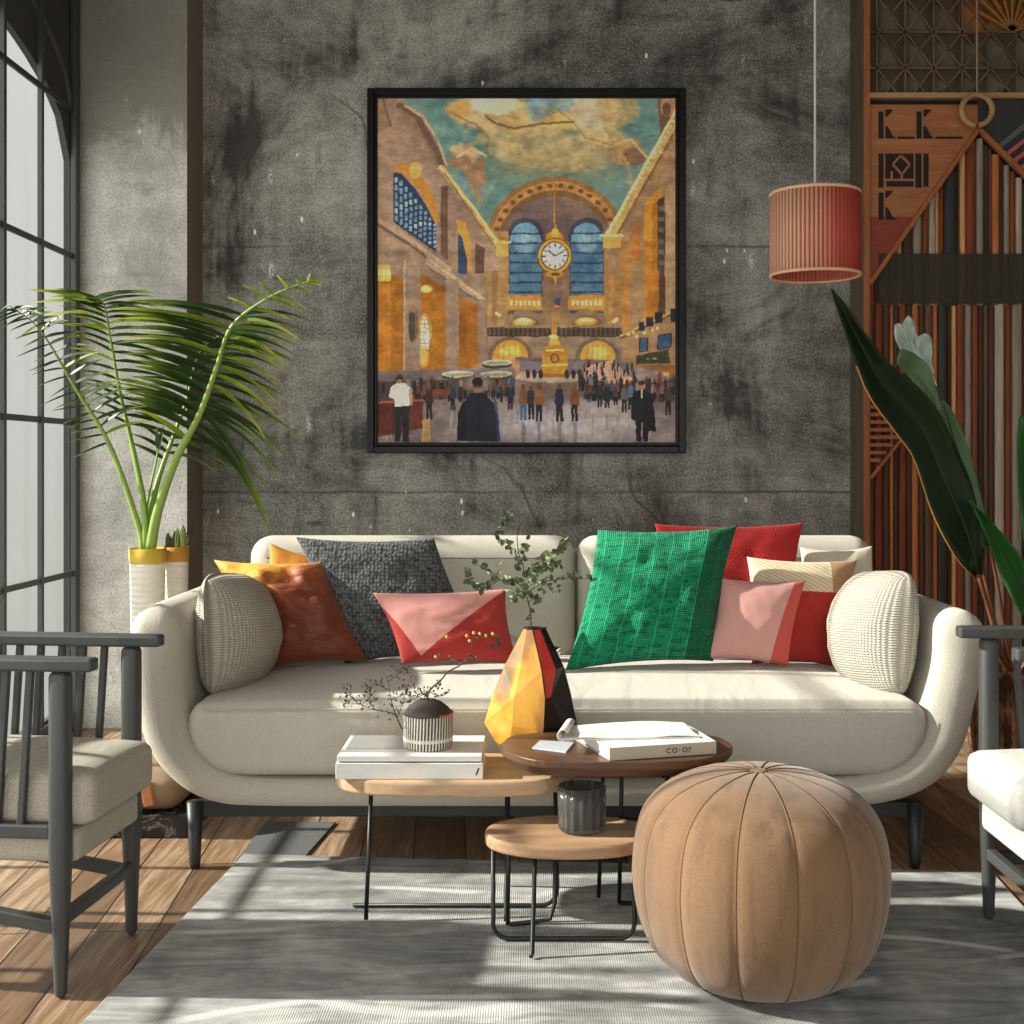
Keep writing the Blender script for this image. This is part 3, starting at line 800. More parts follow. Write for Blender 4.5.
def seamrad(tt, v):
    a = abs(((tt-PH0)/(2*PI/NG)) % 1.0 - 0.5)*2
    wgt = min(1, max(0, (v-0.12)/0.15))*min(1, max(0, (0.97-v)/0.12))
    return 1 - 0.020*wgt*(a**7) + 0.0015*wgt*math.sin(tt*9+v*7)
MB().lathe(pr, PXY, NG*14, 0, rad=seamrad).build('cover', M_pouf, pouf, smooth=True)
for k in range(NG):
    tt = PH0 + (k+0.5)*2*PI/NG
    # piping lying in each seam
    tt = PH0 + k*2*PI/NG
    pts = []
    for i_ in range(8, 61):
        r_, z_ = pr[i_]; q = seamrad(tt, i_/(len(pr)-1))
        pts.append(PXY + Vector((r_*q*math.cos(tt), r_*q*math.sin(tt), z_)))
    MB().tube(pts, 0.0020, 6).build('seam', M_seam, pouf, smooth=True)
MB().lathe([(0.022, 0.451), (0.022, 0.456), (0.012, 0.459), (0.0, 0.460)], PXY, 20).build('button', M_pouf, pouf, smooth=True)
# =================================================================== things on the tables
M_white = m_plain('white_board', (228, 226, 220), 0.6, var=0.03)
M_cream = m_plain('warm_white_cover', (216, 213, 205), 0.55, var=0.05)
M_greyc = m_plain('grey_cover', (150, 150, 146), 0.6)
M_ink = m_plain('black_ink', (24, 24, 24), 0.6)
M_paper = m_plain('paper_edges', (222, 218, 208), 0.8, var=0.06, scale=60)
# two stacked white books on the oak table
def book(name, label, x0, x1, y0, y1, z0, z1, group, mark=False):
    b = thing(name, label, 'book', ((x0+x1)/2, (y0+y1)/2, z0), 0, group)
    t_ = 0.0035
    MB().box((x0, y0, z0), (x1, y1, z0+t_)).box((x0, y0, z1-t_), (x1, y1, z1)).box((x0, y0, z0+t_), (x1, y0+t_, z1-t_)).build('cover', M_white, b, bevel=0.0012)
    MB().box((x0+0.005, y0+t_, z0+t_), (x1-0.005, y1-0.005, z1-t_)).build('pages', M_paper, b)
    if mark:
        MB().bar((x1-0.017, y0-0.0004, z0+0.010), (x1-0.010, y0-0.0004, z0+0.028), 0.0012, 0.004).build('spine_mark', M_ink, b)
    return b
book('book', 'thick white book lying at the bottom of the pair on the oak table', -0.487, -0.118, 3.075, 3.315, 0.3625, 0.402, 'white books on the oak table', True)
book('book', 'thinner white book on top, under the striped pot', -0.484, -0.121, 3.080, 3.312, 0.4055, 0.4195, 'white books on the oak table')
o = MB().box((-0.48, 3.084, 0.402), (-0.125, 3.30, 0.4055)).build('dark_sheet', M_ink)  # black filler that makes the dark line between the books
tag(o, 'thin black sheet showing as a dark line between the two white books', 'sheet')
m = MB().box((-0.474, 3.15, 0.4197), (-0.30, 3.305, 0.4215)); o = m.build('card', M_greyc, bevel=0.0005)
tag(o, 'flat grey card on the left of the upper white book', 'card')
# striped pot with a dark lid-like shoulder
t = NT('striped_clay'); uvc = t.sep(t.coord('UV')); dw = t.noise(t.coord('UV', (6, 1.5, 1)), 2.0, 2)
st = t.wave(t.coord('UV', (1, 1, 1), rot=(0, 0, 0.02)), 15.0, 0.5, 'X', 1, 2)
band = t.math('LESS_THAN', t.math('ABSOLUTE', t.math('SUBTRACT', uvc[1], 0.50)), 0.02)
fc = t.math('MAXIMUM', t.ramp(st, [(0.45, 0.0), (0.6, 1.0)]), band)
col = t.mix(fc, lin((62, 58, 52)), lin((206, 200, 186))); t.bump(st, 0.4, 0.003); M_strp = t.fin(col, 0.8)
M_lid = m_plain('charcoal_clay', (58, 52, 46), 0.7, var=0.2)
PP = P(428, 0, 3.18); PP = Vector((PP.x, 3.18, 0.4197)); R_ = 0.064
pot = thing('pot', 'small black and white striped pot with a dark shoulder on the white books', 'pot', PP)
MB().lathe([(0.0, 0.0), (R_*0.97, 0.0), (R_, 0.004), (R_, 0.045), (R_, 0.086), (R_*0.97, 0.089)], PP, 64).build('body', M_strp, pot, smooth=True)
MB().lathe([(R_+0.001, 0.086), (R_*0.99, 0.090), (R_*0.8, 0.104), (R_*0.55, 0.116), (R_*0.28, 0.123), (0.011, 0.125), (0.010, 0.121), (0.0, 0.110)], PP, 48).build('shoulder', M_lid, pot, smooth=True)
MB().tube([PP+Vector((R_*1.005*math.cos(a), R_*1.005*math.sin(a), 0.088)) for a in [-1.0+0.1*k for k in range(16)]], 0.003, 6).build('rim_edge', m_plain('orange_glaze', (200, 90, 60), 0.5), pot)

def leaf_quad(m, base, d, L, W, up, mi=0, bend=0.0, k=5):
    """one small pointed leaf with a folded midrib"""
    d = d.normalized(); sx = d.cross(up)
    if sx.length < 1e-4: sx = d.orthogonal()
    sx.normalize(); n = sx.cross(d).normalized()
    vs = []
    for j in range(k+1):
        t_ = j/k; c = base + d*(L*t_) - n*(bend*L*t_*t_)
        wdt = W*math.sin(PI*min(1, t_*0.92+0.06))**0.8*0.5 if j < k else 0.0005
        vs += [c - sx*wdt + n*wdt*0.25, c, c + sx*wdt + n*wdt*0.25]
    fs = []
    for j in range(k):
        a = 3*j; fs += [(a, a+1, a+4, a+3), (a+1, a+2, a+5, a+4)]
    m.add(vs, fs, mi)

M_twig = m_plain('brown_twig', (66, 54, 42), 0.8, var=0.3)
M_tleaf = m_plain('dry_leaf', (62, 62, 52), 0.8, var=0.35)
M_bud = m_plain('golden_bud', (196, 156, 70), 0.6, var=0.2)
rnd = random.Random(5)
def rvec(k=1.0): return Vector((rnd.uniform(-1, 1), rnd.uniform(-1, 1), rnd.uniform(-0.6, 1)))*k
# fine dry sprig, stuck in at the left of the pot
tw = MB(); lf = MB(); bd = MB()
root = PP + Vector((-0.068, 0.03, 0.012))
sp = thing('dried_sprig', 'fine dried sprig with tiny dark leaves leaning left of the striped pot', 'sprig', PP+Vector((-0.066, 0.035, 0.003)))
def px(x, y, Y=3.2): return P(x, y, Y)
main = [px(404,733), px(397,718), px(391,700,3.21), px(388,682,3.22), px(380,668,3.22)]
arms_ = [[px(397,718), px(392,713,3.19), px(375,710,3.18), px(358,704,3.17), px(342,703,3.16)],
         [px(397,718), px(403,703,3.23), px(406,690,3.24), px(412,676,3.25)],
         [px(391,700), px(405,694,3.18), px(418,690,3.17)], [px(388,682), px(398,674,3.25), px(404,668,3.27)],
         [px(375,710,3.18), px(368,698,3.16), px(372,688,3.15)], [px(403,703,3.23), px(418,697,3.26), px(428,692,3.27)],
         [px(388,690,3.22), px(376,684,3.2), px(366,690,3.19)], [px(358,704,3.17), px(350,696,3.15), px(345,692,3.15)]]
tw.tube(catmull(main, 14), [0.0022*(1-k/16) for k in range(14)], 5)
for a in arms_:
    c = catmull(a, 12); tw.tube(c, [0.0013*(1-k/14) for k in range(12)], 4)
    for j in range(26):
        b = c[min(11, 2+int(rnd.random()*10))]; d = rvec().normalized(); e_ = b + d*rnd.uniform(0.008, 0.028)
        tw.tube([b, e_], 0.0004, 3); leaf_quad(lf, e_, rvec(), rnd.uniform(0.005, 0.009), 0.0045, Vector((0, -1, 0.3)), 0, 0.1, 3)
tw.build('twigs', M_twig, sp); lf.build('leaves', M_tleaf, sp)
# bare twig with golden buds rising from the pot's neck
sp2 = thing('budding_twig', 'crooked twig with golden buds rising from the neck of the striped pot', 'twig', PP+Vector((0, 0, 0.112)))
tw = MB(); lf = MB(); bd = MB()
c = catmull([PP+Vector((0, 0, 0.112)), px(427,700,3.18), px(430,690,3.18), px(441,680,3.19), px(448,672,3.19), px(462,664,3.2), px(469,655,3.2), px(473,643,3.2)], 22)
tw.tube(c, [0.0034-0.0020*k/21 for k in range(22)], 6)
arms_ = [[px(473,643,3.2), px(480,635,3.2), px(492,636,3.21), px(499,640,3.21)], [px(427,697,3.18), px(422,692,3.17), px(420,689,3.16)],
         [px(441,680,3.19), px(438,690,3.2)], [px(430,692,3.18), px(440,696,3.16), px(449,692,3.15)], [px(469,655,3.2), px(476,660,3.22)],
         [px(462,664,3.2), px(452,660,3.22), px(436,657,3.23)]]
for a in arms_: 
    cc = catmull(a, 8); tw.tube(cc, 0.0012, 4)
    for j in range(9):
        b = cc[rnd.randrange(1, 8)]; leaf_quad(lf, b+rvec(0.008), rvec(), rnd.uniform(0.006, 0.010), 0.005, Vector((0, -1, 0.3)), 0, 0.1, 3)
for (x, y) in ((467,636),(474,633),(480,634),(486,636),(447,637),(493,634),(436,657),(470,641)):
    q = px(x, y, 3.2); MB().lathe([(0.0, -0.005), (0.0045, -0.002), (0.005, 0.002), (0.0, 0.006)], q, 8).build('bud', M_bud, sp2, smooth=True)
for (x, y) in ((492,643),(497,637),(499,642)): leaf_quad(lf, px(x, y, 3.2), Vector((0.3, 0, -1)), 0.016, 0.014, Vector((0, -1, 0)), 0, 0.1, 4)
tw.build('twig', M_twig, sp2); lf.build('leaves', M_tleaf, sp2)

# facetted vase
VB = P(535, 757, 3.32)
t = NT('amber_glaze'); co = t.coord('Object'); z = t.sep(co)[2]
n = t.noise(t.coord('Object', (1, 1, 0.6)), 11, 3, 0.5, 0.4)
v_ = t.voro(t.coord('Object', loc=(0.015, 0.0, -0.02)), 9.0)
col = t.ramp(n, [(0.3, lin((222, 168, 74))), (0.47, lin((202, 146, 56))), (0.56, lin((160, 112, 56))), (0.66, lin((112, 98, 80)))])
M_amb = t.fin(col, 0.28, 0, 0.5)
M_blk = m_plain('black_glaze', (16, 12, 11), 0.45, 0, 0.25, var=0.3)
M_rdg = m_plain('red_glaze', (188, 52, 44), 0.35, var=0.1)
M_dkb = m_plain('dark_brown_glaze', (46, 28, 20), 0.45, 0, 0.25, var=0.3)
rings = [(629, [(524,3.32),(527,3.305),(532.5,3.30),(540,3.305),(546,3.32),(539,3.335),(529,3.335)]),
         (668, [(504,3.33),(520,3.275),(542,3.255),(556,3.275),(564,3.33),(550,3.38),(520,3.38)]),
         (695, [(493,3.33),(514,3.27),(545.5,3.25),(551,3.262),(571,3.33),(556,3.385),(512,3.385)]),
         (725, [(484,3.33),(512,3.275),(544,3.25),(563,3.275),(577,3.33),(560,3.39),(505,3.39)]),
         (749, [(503,3.33),(507,3.29),(539,3.268),(561,3.285),(574,3.33),(560,3.355),(512,3.355)])]
vs = []
zl = {}
for y, r_ in rings:
    zz = CH-(y-CY)*3.30/F if y != 749 else 0.3625
    for x, Y in r_: vs.append(Vector(((x-CX)*Y/F, Y, zz)))
fs, ms = [], []
for i in range(4):
    for k in range(7):
        k2 = (k+1) % 7; q = (i*7+k, i*7+k2, (i+1)*7+k2, (i+1)*7+k)
        mm = 0 if k in (0, 1) or k == 6 else 1
        if k == 2: mm = 2 if i < 2 else (3 if i == 2 else 1)
        if k == 3 and i == 3: mm = 3
        if k == 5: mm = 0
        a, b, c_, d_ = q
        if (k+i) % 2: tris = [(a, b, c_), (a, c_, d_)]
        else: tris = [(a, b, d_), (b, c_, d_)]
        for tr_ in tris: fs.append(tr_); ms.append(mm)
fs.append(tuple(range(28, 35))); ms.append(1)
vase = thing('vase', 'facetted amber, red and black vase standing between the books and magazines', 'vase', (VB.x, 3.32, 0.3625))
MB().add(vs, fs, ms).build('body', [M_amb, M_blk, M_rdg, M_dkb], vase, bevel=0.002)
nk = MB()
nk.tube([Vector(v) for v in vs[0:7]], 0.0028, 6, closed=True)
nk.build('rim', M_dkb, vase, smooth=True)
nk = MB(); nk.tube([vs[2], vs[9], vs[16], vs[23], vs[30]], 0.0022, 6); nk.build('crease', M_dkb, vase, smooth=True)

# leafy branch in the vase
M_eul = NT('grey_green_leaf'); t = M_eul; n = t.noise(t.coord('Object'), 26, 3)
M_eul = t.fin(t.ramp(n, [(0.3, lin((38, 46, 30))), (0.55, lin((84, 100, 62))), (0.7, lin((146, 160, 104)))]), 0.5, 0, 0.4)
br = thing('leafy_branch', 'tall leafy grey-green branch standing in the facetted vase', 'branch', P(535, 630, 3.32))
def q6(cx, cy, Y=3.32): return P(450+cx*0.15625, 505+cy*0.15625, Y)
tw = MB(); lf = MB()
stem = [Vector((P(533,0,3.32).x, 3.32, 0.50)), q6(518,780), q6(510,660), q6(485,570), q6(462,470), q6(470,400), q6(440,310), q6(430,190), q6(460,110)]
tw.tube(catmull(stem, 30), [0.0030-0.0020*k/29 for k in range(30)], 6)
brs = [[q6(485,560), q6(420,490,3.30), q6(320,475,3.28), q6(240,410,3.27), q6(140,375,3.26)],
       [q6(470,400), q6(400,280,3.34), q6(345,230,3.36), q6(310,200,3.37), q6(345,100,3.38), q6(385,60,3.38)],
       [q6(480,545), q6(540,470,3.30), q6(600,340,3.28), q6(700,290,3.26), q6(730,220,3.25)],
       [q6(490,570), q6(590,495,3.34), q6(680,480,3.36), q6(770,465,3.37), q6(850,470,3.37), q6(940,470,3.37)],
       [q6(462,470), q6(530,400,3.35), q6(600,400,3.38), q6(680,380,3.40)],
       [q6(480,560), q6(430,580,3.28), q6(400,610,3.26)],
       [q6(320,475,3.28), q6(220,530,3.26), q6(140,500,3.25), q6(110,430,3.25)],
       [q6(430,310), q6(480,260,3.30), q6(500,280,3.29)], [q6(505,620), q6(540,590,3.29), q6(555,630,3.28)],
       [q6(510,700), q6(480,740,3.3)]]
nl = [22, 24, 46, 18, 26, 16, 26, 10, 8, 1]
for a, k in zip(brs, nl):
    c = catmull(a, 16); tw.tube(c, [0.0016*(1-j/22) for j in range(16)], 5)
    for j in range(k):
        b = c[int(3+12.9*(j+0.5)/k)] if k > 1 else c[-1]
        d = rvec(); d.y *= 0.6
        big = rnd.uniform(0.012, 0.021)
        leaf_quad(lf, b, d, big, big*0.72, Vector((rnd.uniform(-.5, .5), -1, rnd.uniform(-.3, .6))), 0, 0.2, 5)
for j in range(60):
    b = q6(rnd.gauss(510, 85), rnd.gauss(470, 85), rnd.uniform(3.27, 3.37)); big = rnd.uniform(0.012, 0.022)
    d = rvec(); d.y *= 0.5; leaf_quad(lf, b, d, big, big*0.72, Vector((rnd.uniform(-.5, .5), -1, rnd.uniform(-.3, .6))), 0, 0.2, 5)
tw.build('stem', M_twig, br); lf.build('leaves', M_eul, br)

# magazines on the walnut table
ZC_ = 0.4555
mg = thing('magazine', 'closed thick magazine with a beige spine under the open one, on the walnut table', 'magazine', (0.22, 3.0, ZC_))
ca, cb, cc, cd = [Vector((p.x, p.y, 0)) for p in (P(609,0,2.885), P(716,0,2.955), P(690,0,3.13), P(575,0,3.10))]
qd = [ca, cb, cc, cd]
def quadprism(m, q, z0, z1, mi=0): return m.prism([(p.x, p.y) for p in q], V3, z0, z1, mi)
quadprism(MB(), qd, ZC_, ZC_+0.004).build('back_cover', M_greyc, mg)
ins = [p + ((ca+cb+cc+cd)/4-p)*0.03 for p in qd]
quadprism(MB(), ins, ZC_+0.004, ZC_+0.026).build('pages', M_paper, mg)
quadprism(MB(), qd, ZC_+0.026, ZC_+0.030).build('front_cover', M_white, mg, bevel=0.001)
dn = (cb-ca).normalized(); nn = Vector((dn.y, -dn.x, 0))
spn = MB().prism([(0, 0), ((cb-ca).length, 0), ((cb-ca).length, 0.030), (0, 0.030)], lambda a, b, d: ca + dn*a + Vector((0, 0, ZC_+b)) + nn*d, 0.0, 0.003)
spn.build('spine', m_plain('beige_spine', (176, 164, 146), 0.6), mg, bevel=0.001)
lt = MB()
L0 = (cb-ca).length
def glyph(u, kind):
    o_ = ca + dn*(L0*u) + Vector((0, 0, ZC_+0.015)) + nn*0.0036
    def e2(a, rr=0.0055): return o_ + dn*(rr*math.cos(a)) + Vector((0, 0, rr*math.sin(a)))
    if kind == 'c': lt.tube([e2(0.7+4.9*k/12) for k in range(13)], 0.0011, 5)
    elif kind == 'o': lt.tube([e2(2*PI*k/14) for k in range(14)], 0.0011, 5, closed=True)
    elif kind == '.': lt.tube([o_ - dn*0.0012, o_ + dn*0.0012], 0.0012, 5)
    elif kind == 'r': lt.tube([o_+Vector((0, 0, -0.005)), o_+Vector((0, 0, 0.005))], 0.0011, 5); lt.tube([o_+Vector((0, 0, 0.003)), o_+dn*0.005+Vector((0, 0, 0.005))], 0.0011, 5)
for u, k in ((0.55, 'c'), (0.605, 'o'), (0.65, '.'), (0.70, 'o'), (0.74, 'r')): glyph(u, k)
lt.build('lettering', M_ink, mg)
# open magazine with a rolled-over left page
om = thing('magazine', 'open magazine with curled white pages lying on top of the closed one', 'magazine', (0.16, 3.02, ZC_+0.031))
A0, A1, A2, A3 = [Vector((p.x, p.y, 0)) for p in (P(560,0,2.95), P(700,0,2.985), P(678,0,3.11), P(568,0,3.085))]
def sheet(m, h, z, r0=0.0, wob=0.006, seed=0, nx=28, ny=8, th=0.0022, s0=0.0, s1=1.0):
    top, bt = [], []
    for j in range(ny+1):
        for i in range(nx+1):
            u, v = s0+(s1-s0)*i/nx, j/ny
            p = (A0*(1-u)+A1*u)*(1-v) + (A3*(1-u)+A2*u)*v
            zz = z + h*math.exp(-((v-0.72)/0.28)**2)*(0.4+0.6*min(1, u*3)) + wob*mnoise.noise(Vector((u*3+seed, v*2, seed)))*0.6
            top.append(Vector((p.x, p.y, max(z, zz)+th))); bt.append(Vector((p.x, p.y, max(z, zz))))
    n_ = len(top); fs = []
    for j in range(ny):
        for i in range(nx):
            a = j*(nx+1)+i; fs.append((a, a+1, a+nx+2, a+nx+1)); fs.append((n_+a, n_+a+nx+1, n_+a+nx+2, n_+a+1))
    rim = list(range(nx+1)) + [j*(nx+1)+nx for j in range(1, ny+1)] + [ny*(nx+1)+i for i in range(nx-1, -1, -1)] + [j*(nx+1) for j in range(ny-1, 0, -1)]
    for k in range(len(rim)): a, b = rim[k], rim[(k+1) % len(rim)]; fs.append((a, n_+a, n_+b, b))
    m.add(top+bt, fs)
m = MB(); sheet(m, 0.006, ZC_+0.031); m.build('lower_pages', M_white, om, smooth=False)
m = MB(); sheet(m, 0.014, ZC_+0.034, wob=0.010, seed=4); m.build('upper_pages', M_paper, om, smooth=False)
m = MB()   # page rolled over at the spine end
for k in range(1):
    rr = 0.013; pts0 = []
    dirv = (A3-A0).normalized(); c0 = A0+Vector((0.006, 0, ZC_+0.031+rr)); 
    prof_ = [(rr*math.cos(a), rr*math.sin(a)) for a in [0.4+PI*1.5*j/14 for j in range(15)]]
    L_ = (A3-A0).length; e_ = (A1-A0).normalized()
    vs = []
    for q in (0.0, L_):
        for a, b in prof_: vs.append(c0 + dirv*q + e_*a + Vector((0, 0, b)))
    m.add(vs, [(j, j+1, 15+j+1, 15+j) for j in range(14)])
m.build('rolled_page', M_white, om, smooth=True, solid=0.0015)
# thin leaflet sticking out at the left
lq = [Vector((p.x, p.y, 0)) for p in (P(532,0,3.00), P(566,0,2.955), P(574,0,3.06), P(540,0,3.08))]
o = quadprism(MB(), lq, ZC_, ZC_+0.004).build('leaflet', m_plain('silver_paper', (176, 182, 188), 0.4), bevel=0.0008)
tag(o, 'thin silver grey leaflet on the walnut table beside the curled magazine', 'leaflet')

# ribbed smoked glass on the low table
t = NT('smoked_glass'); t.b.inputs['Base Color'].default_value = (0.42, 0.43, 0.43, 1)
t.b.inputs['Roughness'].default_value = 0.12; t.b.inputs['Transmission Weight'].default_value = 0.9; t.b.inputs['IOR'].default_value = 1.15
M_smoke = t.m
GP = Vector((P(582,0,3.0).x, 3.0, 0.2585)); rib = lambda a, v: 1+0.03*math.cos(16*a)
o = MB().lathe([(0.0, 0.0), (0.050, 0.0), (0.056, 0.006), (0.057, 0.05), (0.057, 0.108), (0.052, 0.108), (0.051, 0.05), (0.050, 0.012), (0.0, 0.010)], GP, 96, rad=rib).build('glass_tumbler', M_smoke, smooth=True, loc=GP)
tag(o, 'ribbed smoked glass tumbler on the low oval table', 'glass')

# =================================================================== pendant lamp
def sheer(t, col, k):
    a = t.n('ShaderNodeBsdfTranslucent'); m_ = t.n('ShaderNodeMixShader'); m_.inputs[0].default_value = k
    t.set(a.inputs[0], col); t.l(t.b.outputs[0], m_.inputs[1]); t.l(a.outputs[0], m_.inputs[2]); t.l(m_.outputs[0], t.out.inputs[0])
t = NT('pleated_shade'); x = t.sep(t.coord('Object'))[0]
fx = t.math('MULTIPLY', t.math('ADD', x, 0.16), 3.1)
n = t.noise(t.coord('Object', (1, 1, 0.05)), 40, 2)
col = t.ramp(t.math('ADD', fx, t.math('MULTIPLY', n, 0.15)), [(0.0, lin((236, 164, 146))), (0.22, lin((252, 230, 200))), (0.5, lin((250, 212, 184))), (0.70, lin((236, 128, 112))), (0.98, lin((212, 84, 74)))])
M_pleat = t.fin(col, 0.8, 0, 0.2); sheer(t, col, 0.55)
t = NT('coral_lining'); M_gap = m_plain('coral_pleat_fold', (176, 84, 70), 0.85); M_shin = t.fin(lin((236, 140, 122)), 0.85); sheer(t, lin((236, 140, 122)), 0.5); M_trim = m_plain('peach_trim', (226, 182, 146), 0.8)
LP = Vector((P(815,0,4.2).x, 4.2, P(0,276.5,4.2).z)); LR = 0.149; LH = 0.285
lamp = thing('pendant_lamp', 'coral and cream pleated drum pendant lamp hanging over the right of the sofa', 'lamp', LP)
ln_ = MB().lathe([(LR-0.0055, 0.003), (LR-0.0055, LH*0.5), (LR-0.0055, LH-0.003)], LP, 96); ln_.f, ln_.m = ln_.f[:-2], ln_.m[:-2]
ln_.build('lining', M_shin, lamp, smooth=True)
m = MB()
for k in range(64):
    a = 2*PI*k/64; p = LP + Vector(((LR-0.001)*math.cos(a), (LR-0.001)*math.sin(a), 0))
    m.tube([p+Vector((0, 0, 0.004)), p+Vector((0, 0, LH-0.004))], 0.0046, 8, 0)
    a += PI/64; p = LP + Vector(((LR-0.0035)*math.cos(a), (LR-0.0035)*math.sin(a), 0))
    m.tube([p+Vector((0, 0, 0.004)), p+Vector((0, 0, LH-0.004))], 0.0036, 6, 1)
m.build('pleats', [M_pleat, M_gap], lamp, smooth=True)
for z in (0.004, LH-0.004): MB().tube([LP+Vector(((LR+0.001)*math.cos(2*PI*k/64), (LR+0.001)*math.sin(2*PI*k/64), z)) for k in range(64)], 0.0058, 8, closed=True).build('trim_ring', M_trim, lamp, smooth=True)
sp_ = MB()
for k in range(3):
    a = 2*PI*k/3; sp_.tube([LP+Vector((LR*0.97*math.cos(a), LR*0.97*math.sin(a), LH-0.012)), LP+Vector((0, 0, LH-0.012))], 0.003, 6)
sp_.build('spider', M_trim, lamp)
MB().tube([LP+Vector((0, 0, LH-0.012)), Vector((LP.x, LP.y, ZC-0.02))], 0.0042, 8).build('cord', m_plain('white_cord', (206, 204, 198), 0.7), lamp)
MB().lathe([(0.02, LH-0.09), (0.022, LH-0.05), (0.018, LH-0.012), (0, LH-0.01)], LP, 20).build('socket', M_white, lamp, smooth=True)
MB().lathe([(0.05, 0.0), (0.05, 0.015), (0.02, 0.02), (0, 0.02)], (LP.x, LP.y, ZC-0.0202), 24).build('ceiling_rose', M_white, lamp, smooth=True)

# =================================================================== wooden screen on the right
M_dpost = m_wood('dark_post', (70, 64, 54), (106, 94, 78), 2.5, 0.6, 'Z', 8)
M_opost = m_wood('orange_post', (134, 76, 42), (176, 108, 64), 2.5, 0.5, 'Z', 8)
M_board = m_wood('carved_board', (138, 84, 48), (186, 122, 76), 2.6, 0.5, 'X', 10)
M_redb = m_wood('red_board', (124, 48, 32), (156, 66, 44), 2.6, 0.5, 'X', 10)
M_latt = m_wood('bronze_lattice', (70, 58, 45), (128, 106, 80), 2.5, 0.4, 'X', 3)
M_tile = m_plain('dark_carved_wood', (96, 86, 70), 0.45, var=0.3, scale=9)
M_warm = m_plain('warm_carved_wood', (150, 98, 48), 0.45, var=0.35, scale=12)
M_dark = m_plain('dark_backing', (30, 28, 26), 0.8)
M_light = m_wood('pale_trim', (150, 114, 80), (190, 152, 112), 3, 0.5, 'X', 8)
YP = 5.40; sp = YP/F
def R(x, y, Y=YP): return P(x, y, Y)
screen = thing('wooden_screen', 'tall carved wooden screen with lattice, gable and coloured slats at the right', 'screen', (2.0, 5.5, 0))
MB().box((1.4595, YP, 0.0), (R(862,0).x, YB-0.003, 3.40)).build('post', M_dpost, screen) if False else None
MB().box((1.4595, YP+0.0305, 0.0), (1.470, YB-0.003, ZC-0.005)).build('side_panel', M_dpost, screen)
MB().box((1.470, YP+0.03, 0), (2.445, YP+0.05, ZC-0.005)).build('backing', M_dark, screen)
MB().box((R(850,0).x*0+1.4596, YP-0.004, 0), (R(863,0).x+0.002, YP+0.03, ZC-0.006)).build('outer_post', M_dpost, screen)
MB().box((R(862.5,0).x+0.002, YP-0.022, 0), (R(869,0).x, YP+0.03, ZC-0.006)).build('orange_post', M_opost, screen, bevel=0.003)
MB().box((R(1078,0).x, YP-0.022, 0), (2.445, YP+0.03, ZC-0.006)).build('orange_post', M_opost, screen, bevel=0.003)
# lattice field at the top
def rect(m, x0, y0, x1, y1, ya, yb, mi=0):
    a, b = R(x0, y1), R(x1, y0); return m.box((a.x, ya, a.z), (b.x, yb, b.z), mi)
lt = MB(); tl = MB(); wm = MB()
ylo, xs_, ys_ = 93, [876 + 28.4*k for k in range(-1, 9)], [-74 + 35.7*k for k in range(0, 6)]
xcut = 977
for i in range(len(xs_)-1):
    for j in range(len(ys_)-1):
        x0, x1, y0, y1 = xs_[i], min(1078, xs_[i+1]), ys_[j], ys_[j+1]
        if x0 < 868: x0c = 868
        # raised pyramid in each cell
        xc, yc = (x0+x1)/2, (y0+y1)/2
        if y1 > 100: y1 = 95
        c4 = [R(max(869, x0), y0), R(x1, y0), R(x1, y1), R(max(869, x0), y1)]
        top = R(xc, yc); top.y = YP-0.012
        base = [Vector((p.x, YP+0.028, p.z)) for p in c4]
        (wm if (x0 > 960 and y1 < 40) else tl).add(base+[top], [(0, 1, 4), (1, 2, 4), (2, 3, 4), (3, 0, 4), (0, 3, 2, 1)])
def lb(m, x0, y0, x1, y1, w_=0.0075, d=0.016, Y=None):
    Y = YP-0.006 if Y is None else Y
    a, b = R(x0, y0), R(x1, y1); a.y = b.y = Y; m.bar(a, b, d, w_, up=(0, 0, 1) if abs(x1-x0) > 1e-3 else (1, 0, 0)); return m
for x in xs_[1:]: 
    if x < xcut-4: lb(lt, x, -80, x, 94)
for y in ys_[1:]:
    if y < 96: lb(lt, 869, y, 1078, y)
for i in range(-6, 10):          # both diagonals of the grid
    for sgn in (1, -1):
        xa = 876+28.4*i; pts = []
        for q in range(7):
            x = xa+sgn*28.4*q; y = ys_[0]+35.7*q
            pts.append((x, y))
        for (x0, y0), (x1, y1) in zip(pts, pts[1:]):
            if min(x0, x1) >= 868 and max(x0, x1) <= 1078 and y0 < 94:
                if y1 > 95: f_ = (95-y0)/(y1-y0); x1 = x0+(x1-x0)*f_; y1 = 95
                lb(lt, x0, y0, x1, y1)
for k in range(10):              # fan of carved rays in the top right corner
    a = 0.2+0.27*k; lb(wm, 1010, 32, 1010+44*math.cos(a), 32-44*math.sin(a), 0.010, 0.02, YP-0.012)
tl.build('carved_tiles', M_tile, screen); lt.build('lattice', M_latt, screen); wm.build('warm_carving', M_warm, screen)
m = MB(); rect(m, 868.5, 93.5, 1078, 99, YP-0.020, YP+0.03); m.build('cross_rail', M_light, screen, bevel=0.003)
